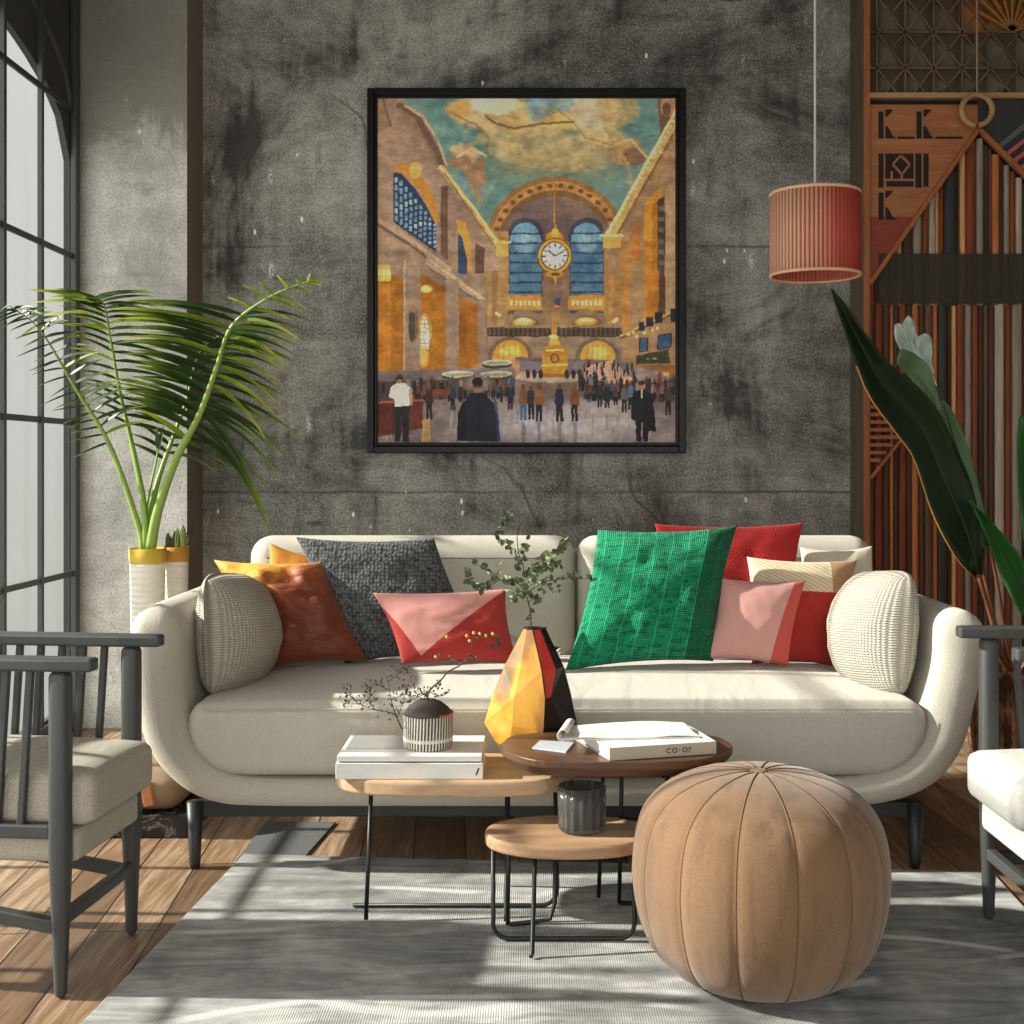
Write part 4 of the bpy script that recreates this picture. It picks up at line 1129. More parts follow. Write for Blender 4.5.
# carved board, cut along the slope of the gable
gx = lambda y: 977-(y-131)*(977-869)/(284-131)     # left slope of the gable
def board(y0, y1, mat, name):
    pts = [(869, y1), (gx(max(131, y1)) if y1 > 131 else 977, y1), (gx(max(131, y0)) if y0 > 131 else 977, y0), (869, y0)]
    if y0 < 131 < y1: pts.insert(2, (977, 131))
    q = [R(x, y) for x, y in pts]
    MB().prism([(p.x, p.z) for p in q], lambda a, b, d: Vector((a, d, b)), YP-0.006, YP+0.028).build(name, mat, screen)
board(105, 217, M_board, 'carved_board'); board(217.2, 284, M_redb, 'red_board')
ct = MB()
def cut(poly, dd=0.0):
    q = [R(x, y) for x, y in poly]; ct.prism([(p.x, p.z) for p in q], lambda a, b, d: Vector((a, d, b)), YP-0.0085-dd, YP-0.005)
def rc(x0, y0, x1, y1): cut([(x0, y1), (x1, y1), (x1, y0), (x0, y0)])
for (ox, oy) in ((0, 0), (38, 0), (0, 81)):
    rc(878+ox, 112+oy, 883+ox, 139+oy)
    cut([(885+ox, 110+oy), (893+ox, 110+oy), (887+ox, 117+oy), (885+ox, 117+oy)])
    cut([(885+ox, 139+oy), (896+ox, 139+oy), (892+ox, 136+oy), (888+ox, 128+oy), (885+ox, 126+oy)])
    if oy == 0: rc(897+ox, 137, 914 if ox == 0 else 962, 139.3)
rc(878, 154, 883, 188); rc(885, 154, 913, 179); rc(886, 181.5, 913, 187); rc(915, 154, 921, 188); rc(923, 154, 928, 187)
ct.build('cut_outs', M_dark, screen)
dm = MB()
for a, b in (((900,156), (909,165)), ((909,165), (901,175)), ((901,175), (892,165)), ((892,165), (900,156)), ((901,174), (901,180)), ((891,172), (891,180))):
    lb(dm, a[0], a[1], b[0]+0.01, b[1], 0.010, 0.006, YP-0.0105)
dm.build('diamond_inlay', M_board, screen)
# gable frame
gb = MB(); lb(gb, 977, 130, 868, 285, 0.020, 0.03, YP-0.014); lb(gb, 977, 130, 1080, 232, 0.020, 0.03, YP-0.014); gb.build('gable_frame', M_opost, screen, bevel=0.003)
m = MB()  # dark infill and pink rods right of the gable
q = [R(x, y) for x, y in ((977, 131), (1080, 233), (1080, 100), (977, 100))]
m.prism([(p.x, p.z) for p in q], lambda a, b, d: Vector((a, d, b)), YP+0.0, YP+0.028); m.build('dark_infill', m_plain('charcoal_board', (52, 52, 50), 0.6), screen)
m = MB(); lb(m, 996, 149, 1060, 97, 0.024, 0.02); m.build('grey_rod', m_plain('grey_rod', (92, 92, 90), 0.6), screen)
m = MB()
for k in range(6): lb(m, 1003+7.0*k, 157+7*k, 1080, 157+7*k-(1080-1003-7*k)*0.78, 0.017, 0.02)
m.build('pink_rods', m_plain('pink_rod', (186, 92, 80), 0.6), screen)
# vertical coloured slats, cloth-wrapped
cols = {'r': (104, 52, 28), 'o': (150, 88, 48), 'g': (122, 114, 102), 's': (146, 137, 122), 'd': (44, 44, 42), 'b': (66, 46, 34), 't': (176, 128, 84), 'k': (56, 40, 31), 'm': (84, 60, 44), 'u': (74, 82, 88)}
mats_s = []; key = {}
for k_, c in cols.items(): key[k_] = len(mats_s); mats_s.append(m_wood('slat_'+k_, tuple(int(v*0.92) for v in c), tuple(min(250, int(v*1.4)) for v in c), 2.5, 0.7, 'Z', 12))
seq = [(869,876,'r'),(876,881,'b'),(881,887,'r'),(887,892,'k'),(892,898,'r'),(898,903,'t'),(903,914,'b'),(914,923,'g'),(923,930,'r'),(930,937,'s'),(937,940,'t'),(940,945,'r'),(945,958,'d'),(958,961,'k'),(961,967,'t'),
       (967,977,'r'),(977,985,'g'),(985,990,'k'),(990,993,'m'),(993,1001,'o'),(1001,1005,'k'),(1005,1011,'g'),(1011,1017,'r'),(1017,1024,'s'),(1024,1030,'b'),(1030,1038,'u'),(1038,1046,'r'),(1046,1056,'g'),(1056,1066,'b'),(1066,1078,'o')]
def slat_top(x):
    return 131+(977-x)*(284-131)/(977-869) if x < 977 else 131+(x-977)*(233-131)/103
def slats(ytop, ybot, shift, name, dy, rr=0.5):
    m = MB()
    for x0, x1, c in seq:
        x0 += shift; x1 += shift; xm = (x0+x1)/2
        if xm < 870: continue
        t0 = max(ytop, slat_top(xm)+3)
        if t0 >= ybot: continue
        a, b = R(xm, ybot), R(xm, t0); w_ = (x1-x0)*sp/2*0.98; n_ = 8
        vs = []
        for p in (a, b):
            for k in range(n_+1):
                th = PI*k/n_; vs.append(Vector((p.x-w_*math.cos(th), YP+dy-min(w_, 0.02)*math.sin(th), p.z)))
        m.add(vs, [(k, k+1, n_+1+k+1, n_+1+k) for k in range(n_)] + [tuple(range(n_+1)), tuple(range(n_+1, 2*n_+2))], key[c])
    m.build(name, mats_s, screen, smooth=False)
slats(100, 305, 0, 'upper_slats', 0.022)
seq = [(869,875,'m'),(875,884,'r'),(884,891,'b'),(891,895,'o'),(895,900,'k'),(900,908,'r'),(908,913,'b'),(913,920,'o'),(920,926,'b'),(926,934,'m'),(934,939,'o'),(939,949,'d'),(949,953,'k'),(953,958,'t'),(958,966,'r'),(966,973,'g'),
       (973,980,'r'),(980,985,'k'),(985,990,'m'),(990,996,'b'),(996,1006,'s'),(1006,1013,'r'),(1013,1024,'g'),(1024,1030,'b'),(1030,1038,'u'),(1038,1046,'r'),(1046,1056,'g'),(1056,1066,'b'),(1066,1078,'o')]
slats(303, 740, 0, 'lower_slats', 0.024)
m = MB(); rect(m, 878, 254, 1078, 304, YP-0.012, YP-0.006); 
t = NT('smoky_gauze'); t.b.inputs['Base Color'].default_value = (*lin((66, 62, 52)), 1); t.b.inputs['Roughness'].default_value = 0.8; t.b.inputs['Alpha'].default_value = 0.62
m.build('smoky_band', t.m, screen)
# little ribbed panel behind the big leaf
m = MB()
for k in range(8): lb(m, 869, 407+7.6*k, 897-(0 if k < 4 else 6*(k-4)), 407+7.6*k, 0.016, 0.02, YP-0.014)
lb(m, 869, 478, 899, 440, 0.012, 0.02, YP-0.026); m.build('ribs', M_opost, screen)
m = MB(); m.box((1.50, YP-0.03, 0.0), (2.445, YP+0.029, 0.16)); m.build('plinth', m_wood('plinth_wood', (48, 28, 20), (84, 48, 34), 2.5, 0.5, 'X', 8), screen)
m = MB(); m.box((1.50, YP-0.036, 0.10), (2.445, YP-0.03, 0.12)); m.build('plinth_strip', M_redb, screen)
# wooden ring on its cord in front of the screen
rgp = R(977, 110, 5.34)
hr = thing('hanging_ring', 'pale wooden ring hanging on a thin cord in front of the carved screen', 'ring', rgp)
rr = 15.2*5.34/F
pts = [rgp+Vector((rr*math.sin(a), 0, -rr*math.cos(a))) for a in [0.09+(2*PI-0.18)*k/48 for k in range(49)]]
MB().tube(pts, 0.0125, 10).build('ring', M_light, hr, smooth=True)
MB().tube([rgp+Vector((0, 0, rr+0.01)), Vector((rgp.x, rgp.y, ZC-0.003))], 0.0045, 6).build('cord', m_plain('tan_cord', (150, 128, 100), 0.8), hr)
# =================================================================== framed painting
YC_ = 5.565
fr = thing('framed_painting', 'large black framed painting of a grand station hall on the concrete wall', 'painting', (P(526,0,5.58).x, 5.58, P(0,453,5.58).z))
M_frame = m_plain('black_gloss_frame', (13, 13, 13), 0.35, 0, 0.25, var=0.1)
def fbox(m, x0, y0, x1, y1, Y, Yb): a, b = P(x0, y1, Y), P(x1, y0, Y); m.box((a.x, Y, a.z), (b.x, Yb, b.z))
for n_, Y0, a, b in (('frame', 5.545, 0, 7.0), ('inner_frame', 5.557, 7.0, 10.5)):
    m = MB(); L, T, Rr, B = 367+a, 87.5+a, 686-a, 453-a; w_ = b-a
    for q in ((L, T, L+w_, B), (Rr-w_, T, Rr, B), (L+w_, T, Rr-w_, T+w_), (L+w_, B-w_, Rr-w_, B)): fbox(m, *q, Y0, 5.598)
    m.build(n_, M_frame, fr, bevel=0.004)

PX0, PY0, PX1, PY1 = 376.5, 97.0, 676.5, 443.5
SS = 1.4
PW, PH = int((PX1-PX0)*SS), int((PY1-PY0)*SS)
img = np.zeros((PH, PW, 3)); img[:] = (150, 118, 84)
gy, gx_ = np.mgrid[0:PH, 0:PW]
def fnoise(sx, sy, oct=4, seed=0):
    r = np.random.default_rng(seed); out = np.zeros((PH, PW)); amp = 1.0; tot = 0
    for o in range(oct):
        ny, nx = max(2, int(PH/sy)+2), max(2, int(PW/sx)+2); g = r.random((ny, nx))
        yy, xx = gy/PH*(ny-1.001), gx_/PW*(nx-1.001); y0, x0 = yy.astype(int), xx.astype(int); fy, fx = yy-y0, xx-x0
        fy, fx = fy*fy*(3-2*fy), fx*fx*(3-2*fx)
        out += amp*((g[y0, x0]*(1-fx)+g[y0, x0+1]*fx)*(1-fy)+(g[y0+1, x0]*(1-fx)+g[y0+1, x0+1]*fx)*fy)
        tot += amp; amp *= 0.55; sx /= 2; sy /= 2
        if min(sx, sy) < 1.5: break
    return out/tot
NA, NB_ = fnoise(60, 60, 5, 1), fnoise(18, 10, 4, 2)
WX, WY = (fnoise(16, 16, 3, 3)-0.5)*5, (fnoise(16, 16, 3, 4)-0.5)*5
NF = fnoise(6, 3, 2, 5)
ix, iy = PX0+gx_/SS+WX*0.35, PY0+gy/SS+WY*0.35      # photo pixel of every texel, slightly wavy like brush work
def inside(pts):
    m = np.zeros((PH, PW), bool); n = len(pts)
    for i in range(n):
        (xa, ya), (xb, yb) = pts[i], pts[(i+1) % n]
        if ya == yb: continue
        c = ((ya > iy) != (yb > iy)) & (ix < (xb-xa)*(iy-ya)/(yb-ya)+xa); m ^= c
    return m
def put(mask, c, a=1.0, var=0.18, c2=None, nz=None):
    global img
    nz_ = (NA if nz is None else nz)
    col = np.array(c, float)*np.ones((PH, PW, 1))
    if c2 is not None:
        k = np.clip((nz_-0.3)/0.4, 0, 1)[..., None]; col = col*(1-k)+np.array(c2, float)*k
    col = col*(1+var*(NB_[..., None]-0.5)*2)
    mk = (mask if mask.dtype != bool else mask.astype(float))[..., None]*a
    img = img*(1-mk)+col*mk
def poly(pts, c, a=1.0, **k): put(inside(pts), c, a, **k)
def ell(cx, cy, rx, ry, c, a=1.0, soft=0.0, **k):
    d = ((ix-cx)/rx)**2+((iy-cy)/ry)**2
    put(np.clip((1-d)/soft, 0, 1) if soft else d < 1, c, a, **k)
def line(pts, wd, c, a=1.0, **k):
    m = np.zeros((PH, PW), bool)
    for (xa, ya), (xb, yb) in zip(pts, pts[1:]):
        dx, dy = xb-xa, yb-ya; L2 = dx*dx+dy*dy+1e-9
        t = np.clip(((ix-xa)*dx+(iy-ya)*dy)/L2, 0, 1); m |= (ix-xa-t*dx)**2+(iy-ya-t*dy)**2 < (wd/2)**2
    put(m, c, a, **k)
def A(*p): return [(360+x*0.3223, 80+y*0.3223) for x, y in p]
def B(*p): return [(360+x*0.3223, 260+y*0.3223) for x, y in p]
def eA(x, y, rx, ry, *a, **k): q = A((x, y))[0]; ell(q[0], q[1], rx*0.3223, ry*0.3223, *a, **k)
def eB(x, y, rx, ry, *a, **k): q = B((x, y))[0]; ell(q[0], q[1], rx*0.3223, ry*0.3223, *a, **k)
def box(f, x0, y0, x1, y1, c, a=1.0, **k): poly(f((x0, y0), (x1, y0), (x1, y1), (x0, y1)), c, a, **k)
# vault
poly(A((40,30),(1000,30),(1000,100),(760,500),(430,510),(250,260),(120,40)), (98,134,130), c2=(120,146,138))
eA(600,250,250,110, (150,140,100), 0.75, soft=0.9)
eA(600,330,230,60, (104,136,124), 0.6, soft=0.8)
for x, y, rx, ry, c, a in ((400,90,120,75,(196,168,120),.9),(420,70,70,40,(226,212,182),.8),(300,90,40,30,(186,140,84),.9),(640,100,80,60,(196,156,96),.8),(720,110,70,70,(204,180,150),.9),
                           (800,90,60,60,(180,150,96),.7),(560,130,110,40,(204,172,116),.7),(600,210,190,60,(190,160,112),.55),(330,230,45,35,(190,156,116),.9),(310,255,40,22,(150,116,90),.8),
                           (830,215,55,40,(176,140,96),.9),(850,235,35,25,(110,82,66),.8),(430,180,80,50,(176,150,104),.6),(770,180,60,30,(194,162,114),.7),(560,80,40,40,(128,150,160),.8),(620,70,40,30,(110,146,160),.7)):
    q = A((x, y))[0]; d = ((ix-q[0])/(rx*.36))**2+((iy-q[1])/(ry*.36))**2
    put(np.clip((1.15-d+(NA-0.5)*1.6+(NB_-0.5)*0.8)/0.45, 0, 1), np.minimum(255, np.array(c)*1.08), a, var=0.22)
line(A((390,110),(420,135),(480,150),(560,135),(660,130)), 2.2, (120,80,40), 0.8)
line(A((590,75),(650,120),(700,180),(780,200)), 1.6, (150,104,56), 0.5)
line(A((280,100),(360,140),(400,180),(380,260),(390,330)), 2.5, (150,112,76), 0.7)
line(A((760,150),(780,190),(830,260),(840,330)), 3.5, (186,150,104), 0.8)
line(A((300,240),(345,210),(390,235)), 2.5, (222,190,140), .9); line(A((790,200),(840,185),(890,240)), 2.5, (222,190,140), .9)
poly(A((320,280),(380,240),(395,330),(370,390)), (166,126,92), 0.9)
poly(A((370,330),(430,300),(380,410)), (124,150,140), .9)
# end wall
eA(605,505,215,205, (150,108,66)); eA(605,505,200,190, (186,138,84), .9)
for k in range(16):
    a = 0.25+k*2.65/15; q = (605+186*math.cos(a), 505-178*math.sin(a)); eA(q[0], q[1], 9, 7, (92,62,42), .8)
eA(605,508,178,166, (126,92,62)); eA(605,510,165,150, (110,92,92), c2=(138,110,98)); eA(605,440,120,40, (126,98,92), .6, soft=.8)
box(B, 380,-85,830,340, (158,124,86), c2=(132,104,78))
poly(A((440,500),(470,430),(740,430),(770,500),(770,590),(440,590)), (104,88,88), .9)
for x0, x1 in ((462,562), (652,752)):
    xm = (x0+x1)/2
    eA(xm,492,60,66, (70,70,84)); eA(xm,496,48,54, (120,158,184)); box(A, x0,495,x1,600, (138,170,192), c2=(96,132,158), nz=NB_); box(B, x0,-60,x1,106, (104,140,164), c2=(62,94,122), nz=NB_)
    eA(xm,505,38,40, (168,196,208), .6, soft=.7)
    for k in range(10): line(A((x0, 470+31*k*0.98+5), (x1, 470+31*k*0.98+5)), 1.7, (40,52,70), .85)
    for q in (0.33, 0.66): line(A((x0+(x1-x0)*q, 450), (x0+(x1-x0)*q, 660)), 0.5, (60,84,110), .5)
    line(A((x0-3,490),(x0-3,665)), 1.6, (72,62,62)); line(A((x1+3,490),(x1+3,665)), 1.6, (72,62,62))
box(B, 565,-60,648,130, (136,108,84)); box(B, 590,-60,625,130, (120,98,82), .7)
box(B, 395,-90,460,200, (172,136,90)); box(B, 755,-90,812,200, (166,128,82)); box(B,410,-60,425,200,(140,106,70),.7); box(B,770,-60,786,200,(196,144,76),.7)
# balconies
for x0, x1 in ((455,562), (645,757)):
    box(B, x0,108,x1,152, (206,146,70)); xm = (x0+x1)/2
    for k in range(7): box(B, x0+10+14*k,124,x0+19+14*k,140, (250,228,176), .8)
    eB(xm,205,62,52, (138,118,100)); eB(xm,208,50,38, (120,88,56)); eB(xm-2,190,40,16, (246,190,96), .9, soft=.6); eB(xm,185,26,8, (255,236,190), .8, soft=.8)
box(B, 392,205,818,236, (66,54,48)); 
for k in range(28): box(B, 396+15*k,208,403+15*k,232, (112,92,76), .55)
box(B, 392,200,818,208, (150,124,98)); box(B, 392,236,818,310, (146,122,100)); 
eB(465,300,70,62, (116,98,86)); eB(465,300,55,52, (224,152,62)); eB(465,285,42,26, (250,196,104), .8, soft=.8); eB(735,300,70,60, (112,94,84)); eB(735,300,55,50, (226,156,70)); eB(735,286,40,24, (252,204,124), .8, soft=.8)
for k in range(5): line(B((425+19*k,340),(430+17*k,262)), .8, (140,84,40), .6)
for k in range(5): line(B((700+17*k,340),(705+15*k,262)), .8, (150,92,50), .6)
for (x, y) in ((433,170),(795,183),(425,165),(788,190),(440,280),(830,230),(815,235)): eB(x, y, 7, 7, (255,232,180), .9, soft=.6)
# left wall
poly(A((40,30),(130,60),(215,140),(262,270),(430,515),(430,590),(40,590)), (168,140,118), c2=(146,120,104))
poly(A((40,30),(125,50),(95,140),(70,160),(40,160)), (150,120,100)); line(A((70,60),(95,140)), 3, (112,84,72), .8)
poly(B((40,-30),(380,-30),(392,130),(380,345),(40,360)), (158,132,108), c2=(130,108,94))
line(A((125,85),(175,120),(215,190),(250,262)), 9, (108,84,76)); line(A((118,92),(165,125),(205,195),(240,265)), 4, (150,118,96), .8)
line(A((140,80),(195,115),(240,185),(268,262)), 2.5, (196,166,130))
poly(A((98,280),(120,258),(160,262),(205,318),(238,385),(248,440),(234,442),(215,400),(175,330),(130,285)), (206,152,72), c2=(176,120,56), nz=NB_)
eA(172,280,20,26,(226,186,110), .8)
poly(A((103,285),(128,290),(170,335),(212,400),(236,450),(236,532),(103,440)), (46,60,82))
for k in range(9):
    for j in range(6):
        x = 108+15*k; yt = 300+max(0, (x-115))*1.25; yb = 438+(x-103)*0.68
        y0 = yt+(yb-yt)*j/6+2; y1 = yt+(yb-yt)*(j+1)/6-4; box(A, x,y0,x+9,y1, (128,160,186) if (k+j) % 4 else (176,200,210), .9)
line(A((50,430),(150,490),(275,585)), 5, (188,156,126)); line(A((50,446),(150,506),(275,598)), 3, (112,88,74))
poly(A((250,330),(272,330),(272,560),(250,540)), (104,78,64)); poly(A((300,430),(325,440),(345,500),(345,590),(300,590)), (206,150,74)); poly(A((302,470),(318,490),(332,560),(332,600),(302,600)), (52,72,100))
poly(A((355,505),(385,520),(385,600),(355,600)), (96,72,60))
line(A((252,272),(345,395),(428,512)), 6.5, (206,166,104)); line(A((248,268),(345,388),(425,500)), 2.2, (246,216,150)); line(A((262,290),(345,410),(420,520)), 1.4, (140,100,60))
box(A, 420,500,460,545, (214,170,96)); line(A((416,502),(464,502)), 2.5, (248,216,140))
poly(B((210,-20),(385,115),(388,140),(200,15)), (176,148,124)); line(B((215,0),(387,122)), 2.0, (206,178,146)); line(B((205,18),(387,140)), 1.6, (112,90,78))
for pts, c in (((50,10,135,350), None), ):
    poly(B((50,20),(95,40),(135,60),(135,350),(50,355)), (186,120,46), c2=(132,80,30)); box(B,95,62,135,350,(150,98,36),.6); box(B,50,70,95,350,(196,130,52),.5)
box(B, 50,12,95,66, (236,180,90)); 
for k in range(3): box(B, 56+13*k,30,65+13*k,48, (255,236,180), .8)
box(B, 135,-20,188,355, (158,134,112), c2=(138,114,98)); line(B((137,0),(137,350)), 1.5, (192,166,136), .8)
poly(B((188,42),(265,82),(265,345),(188,350)), (192,124,46), c2=(138,84,32)); poly(B((222,90),(265,100),(265,345),(222,345)), (168,112,40), .8)
eB(206,88,20,14,(252,214,132),.9,soft=.7); eB(200,215,22,50, (196,150,84)); eB(200,222,14,48,(244,230,196)); box(B,186,222,214,275,(244,232,200))
for k in range(8): line(B((184,185+12*k),(216,185+12*k)), .6, (150,120,90), .8)
line(B((200,175),(200,275)), .6, (150,120,90), .8); eB(198,300,18,40,(250,206,112),.7,soft=.8)
box(B, 265,60,306,350, (154,130,112)); poly(B((306,110),(365,140),(365,345),(306,345)), (186,118,44), c2=(134,82,32)); poly(B((330,150),(365,150),(365,345),(330,345)), (160,104,40), .7)
box(B, 365,120,388,350, (148,124,108)); eB(164,195,16,58, (120,98,76)); eB(160,200,10,48, (78,66,58)); eB(164,150,9,12, (150,120,80))
# right wall
poly(A((1000,60),(985,90),(760,490),(770,600),(1000,600)), (176,142,106), c2=(150,118,90))
poly(B((770,-60),(1000,-60),(1000,345),(815,300),(810,60)), (170,136,98), c2=(138,108,82))
poly(A((920,60),(985,50),(985,110),(960,150),(930,180)), (120,88,70)); eA(955,80,26,32,(176,134,98)); eA(950,90,14,20,(110,78,62))
line(A((995,85),(875,300),(765,500)), 8.5, (212,170,104)); line(A((985,82),(865,298),(757,490)), 3, (250,222,160)); line(A((1003,110),(885,320),(775,520)), 2.2, (128,94,62))
for k in range(26):
    q = k/25; eA(990-q*232, 96+q*400, 3.5, 3.5, (255,240,196), .8)
box(A, 752,478,812,520, (214,170,96)); line(A((748,482),(816,482)), 2.5, (248,214,140))
poly(A((880,380),(935,330),(940,590),(880,590)), (206,142,60)); box(B,880,-60,930,180,(196,132,56),c2=(150,94,40)); poly(A((905,385),(930,370),(930,590),(905,590)), (170,112,44))
poly(A((922,372),(945,360),(945,590),(922,590)), (72,56,46)); box(B,925,-60,945,170,(88,66,50))
for k in range(6): box(A, 924,390+34*k,942,404+34*k, (120,128,130), .6)
poly(A((945,340),(985,300),(985,590),(945,590)), (176,144,110)); box(B,945,-60,985,180,(178,146,112)); box(B,975,-60,990,340,(150,116,84),.8)
poly(A((835,445),(875,410),(875,590),(835,590)), (160,126,92)); box(B,835,-60,880,210,(168,134,100)); poly(A((842,470),(868,440),(868,560),(842,575)), (186,120,56)); box(B,810,-60,836,220,(190,136,72),c2=(150,104,60))
line(B((808,240),(985,160)), 2, (110,84,66)); line(B((808,232),(985,150)), 2, (212,170,110), .8)
for (x, y, w_, h_) in ((872,205,9,14),(897,190,11,14),(925,178,12,16),(972,170,10,22)): box(B, x-w_,y-h_,x+w_,y+h_, (42,44,52))
for x, y in ((845,222),(830,228),(880,225),(905,215),(855,235),(920,210)): eB(x, y, 5, 5, (255,222,150), .9)
poly(B((865,243),(890,240),(890,280),(865,284)), (66,96,124)); poly(B((922,234),(962,226),(962,270),(922,276)), (58,86,116)); line(B((865,243),(890,240),(890,280),(865,284),(865,243)), 1, (50,40,34)); line(B((922,234),(962,226),(962,270),(922,276),(922,234)), 1, (50,40,34))
poly(B((855,296),(955,274),(960,318),(855,322)), (70,56,40)); poly(B((868,298),(948,284),(948,312),(868,316)), (54,58,40)); eB(912,304,8,3,(196,200,120),.8); eB(890,305,6,3,(160,160,100),.7)
poly(B((830,330),(985,320),(985,395),(830,380)), (150,104,66), c2=(112,76,52)); 
for x in (880,915,950): box(B, x-10,345,x+8,378, (246,196,116), .7)
# floor
poly(B((40,345),(480,330),(480,300),(800,310),(1000,375),(1000,600),(40,600)), (140,126,122), c2=(102,90,90))
poly(B((690,330),(780,310),(860,380),(700,395)), (210,166,140), .9); ell(590, 420, 80, 26, (186,180,184), .75, soft=.9); eB(520,500,150,70,(172,168,176),.6,soft=.9); eB(780,470,140,70,(160,146,140),.5,soft=.9)
for k in range(70):
    x = rng.uniform(60, 980); y = rng.uniform(420, 560); c = [(206,170,126),(92,78,76),(196,194,200),(150,96,60),(110,100,104)][k % 5]
    line(B((x, y), (x+rng.uniform(-5, 5), y+rng.uniform(15, 50))), rng.uniform(.8, 2.6), c, .35)
poly(B((470,300),(520,320),(540,375),(480,360)), (196,150,116), .8)
# loose brush strokes over the architecture
def strokes(n, lmax, wmax, jit, seed):
    r = np.random.default_rng(seed)
    for _ in range(n):
        cx, cy = r.uniform(3, PW-4), r.uniform(3, PH-4); L = r.uniform(2.5, lmax); wd = r.uniform(0.7, wmax)
        th = (1.57 if cy > PH*0.33 else 0.25)+r.normal(0, 0.2)
        x0, x1, y0, y1 = int(max(0, cx-L)), int(min(PW, cx+L+1)), int(max(0, cy-L)), int(min(PH, cy+L+1))
        dx, dy = gx_[y0:y1, x0:x1]-cx, gy[y0:y1, x0:x1]-cy
        u, v = dx*math.cos(th)+dy*math.sin(th), -dx*math.sin(th)+dy*math.cos(th)
        m = np.clip(1.4-np.sqrt((u/L)**2+(v/wd)**2)*1.4, 0, 1)[..., None]*0.55
        c = img[int(cy), int(cx)]*(1+r.normal(0, jit))+r.normal(0, 4, 3)
        img[y0:y1, x0:x1] = img[y0:y1, x0:x1]*(1-m)+c*m
strokes(4200, 7, 1.7, 0.075, 31)
# booth
eB(600,385,128,26, (112,92,78)); eB(600,372,128,24, (176,158,138)); eB(600,366,112,17, (140,120,104)); box(B, 495,312,565,345, (120,112,116)); box(B, 640,312,700,345, (118,110,112))
poly(B((470,370),(730,370),(722,405),(640,418),(560,418),(480,405)), (140,118,102), c2=(110,92,80)); eB(600,364,120,14,(190,172,150),.7)
poly(B((562,360),(566,275),(582,262),(624,262),(640,275),(645,360)), (206,154,66), c2=(166,112,40), nz=NB_); eB(602,303,13,15,(112,76,32)); eB(602,303,8,10,(176,130,70)); box(B,560,320,646,328,(240,200,110),.8); box(B,558,350,650,362,(150,100,44)); box(B,575,275,630,281,(244,206,120),.8)
poly(B((584,262),(592,240),(612,240),(620,262)), (222,176,92)); poly(B((592,240),(598,165),(604,165),(612,240)), (190,140,64)); line(B((601,110),(601,240)), 1.2, (150,104,50)); eB(600,236,16,6,(244,206,124))
poly(B((602,114),(622,118),(620,136),(602,134)), (54,76,124)); poly(B((602,134),(620,136),(619,152),(602,150)), (164,70,60)); line(B((602,142),(619,144)), .9, (214,190,176))
for x in (540,520,560,640,660,680): eB(x, 352, 7, 14, (48,40,40))
# awnings and crowd
for x, y, rx in ((305,352,52),(420,352,50),(425,316,46)): eB(x, y+8, rx, 11, (66,58,50)); eB(x, y, rx, 10, (196,190,166)); eB(x, y+2, rx*.8, 5, (120,116,98), .6)
poly(B((40,375),(480,365),(480,420),(40,440)), (84,66,58), .8, c2=(56,44,42), nz=NB_); poly(B((690,385),(1000,375),(1000,440),(690,430)), (96,78,68), .7, c2=(66,54,50), nz=NB_)
def man(x, y, h, c, leg=(36,34,38), hd=(96,70,54), f=B):
    hw = h*0.115
    q = h*0.42
    poly(f((x-hw*.75, y-h*.52),(x+hw*.75, y-h*.52),(x+hw*.8, y),(x+hw*.2, y),(x, y-h*.35),(x-hw*.2, y),(x-hw*.8, y)), leg)
    poly(f((x-hw*.8, y-h*.86),(x+hw*.8, y-h*.86),(x+hw*1.15, y-h*.45),(x-hw*1.15, y-h*.45)), c)
    e = f((x, y-h*.92))[0]; ell(e[0], e[1], h*.055*.3223, h*.075*.3223, hd)
pal = [(40,40,48),(60,46,40),(84,58,44),(52,60,76),(70,66,66),(36,34,36),(110,70,50),(120,120,122),(60,76,100)]
for k in range(110):
    x = rng.uniform(60, 480) if k % 2 else rng.uniform(680, 985); man(x, rng.uniform(405, 440), rng.uniform(42, 66), pal[k % 9])
for k in range(26): man(rng.uniform(690, 860), rng.uniform(330, 385), rng.uniform(20, 34), pal[k % 9])
poly(B((40,440),(120,438),(195,432),(195,520),(40,548)), (104,54,40), c2=(74,38,32)); line(B((40,442),(195,434)), 2.2, (150,86,60)); line(B((100,450),(100,540)), 1.4, (66,34,28)); 
box(B, 195,400,290,418, (120,60,44)); poly(B((195,500),(215,470),(220,560),(190,560)), (196,150,90), .6)
for a in ((288,462,80,(46,56,84)),(215,492,108,(58,42,36)),(465,462,80,(50,46,50)),(505,495,112,(124,82,52),(64,96,124)),(530,492,105,(52,46,48)),(554,500,118,(128,88,56)),(617,500,120,(38,42,60)),
          (664,498,112,(112,72,46)),(742,455,80,(50,48,54)),(765,458,80,(44,42,48)),(790,450,66,(70,56,50)),(818,470,88,(96,88,88)),(838,462,86,(86,104,130)),(955,480,98,(66,54,50)),(935,440,60,(110,80,70)),(710,440,60,(90,60,48))):
    man(a[0], a[1], a[2], a[3], *(a[4:] if len(a) > 4 else ()))
for x in (617,664,505,554): line(B((x,505),(x+2,560)), 4, (84,74,76), .45)
strokes(1200, 3.5, 1.1, 0.09, 33)
# white shirted man
poly(B((104,445),(154,445),(152,562),(132,562),(129,480),(124,562),(108,562)), (34,32,38)); poly(B((88,425),(96,392),(115,380),(140,380),(158,394),(162,440),(152,450),(108,452),(104,430)), (222,216,206), c2=(196,188,178), nz=NB_); line(B((158,400),(160,445)), 3, (176,130,100)); eB(123,367,12,14, (60,44,36)); eB(123,374,8,6,(170,126,96),.8)
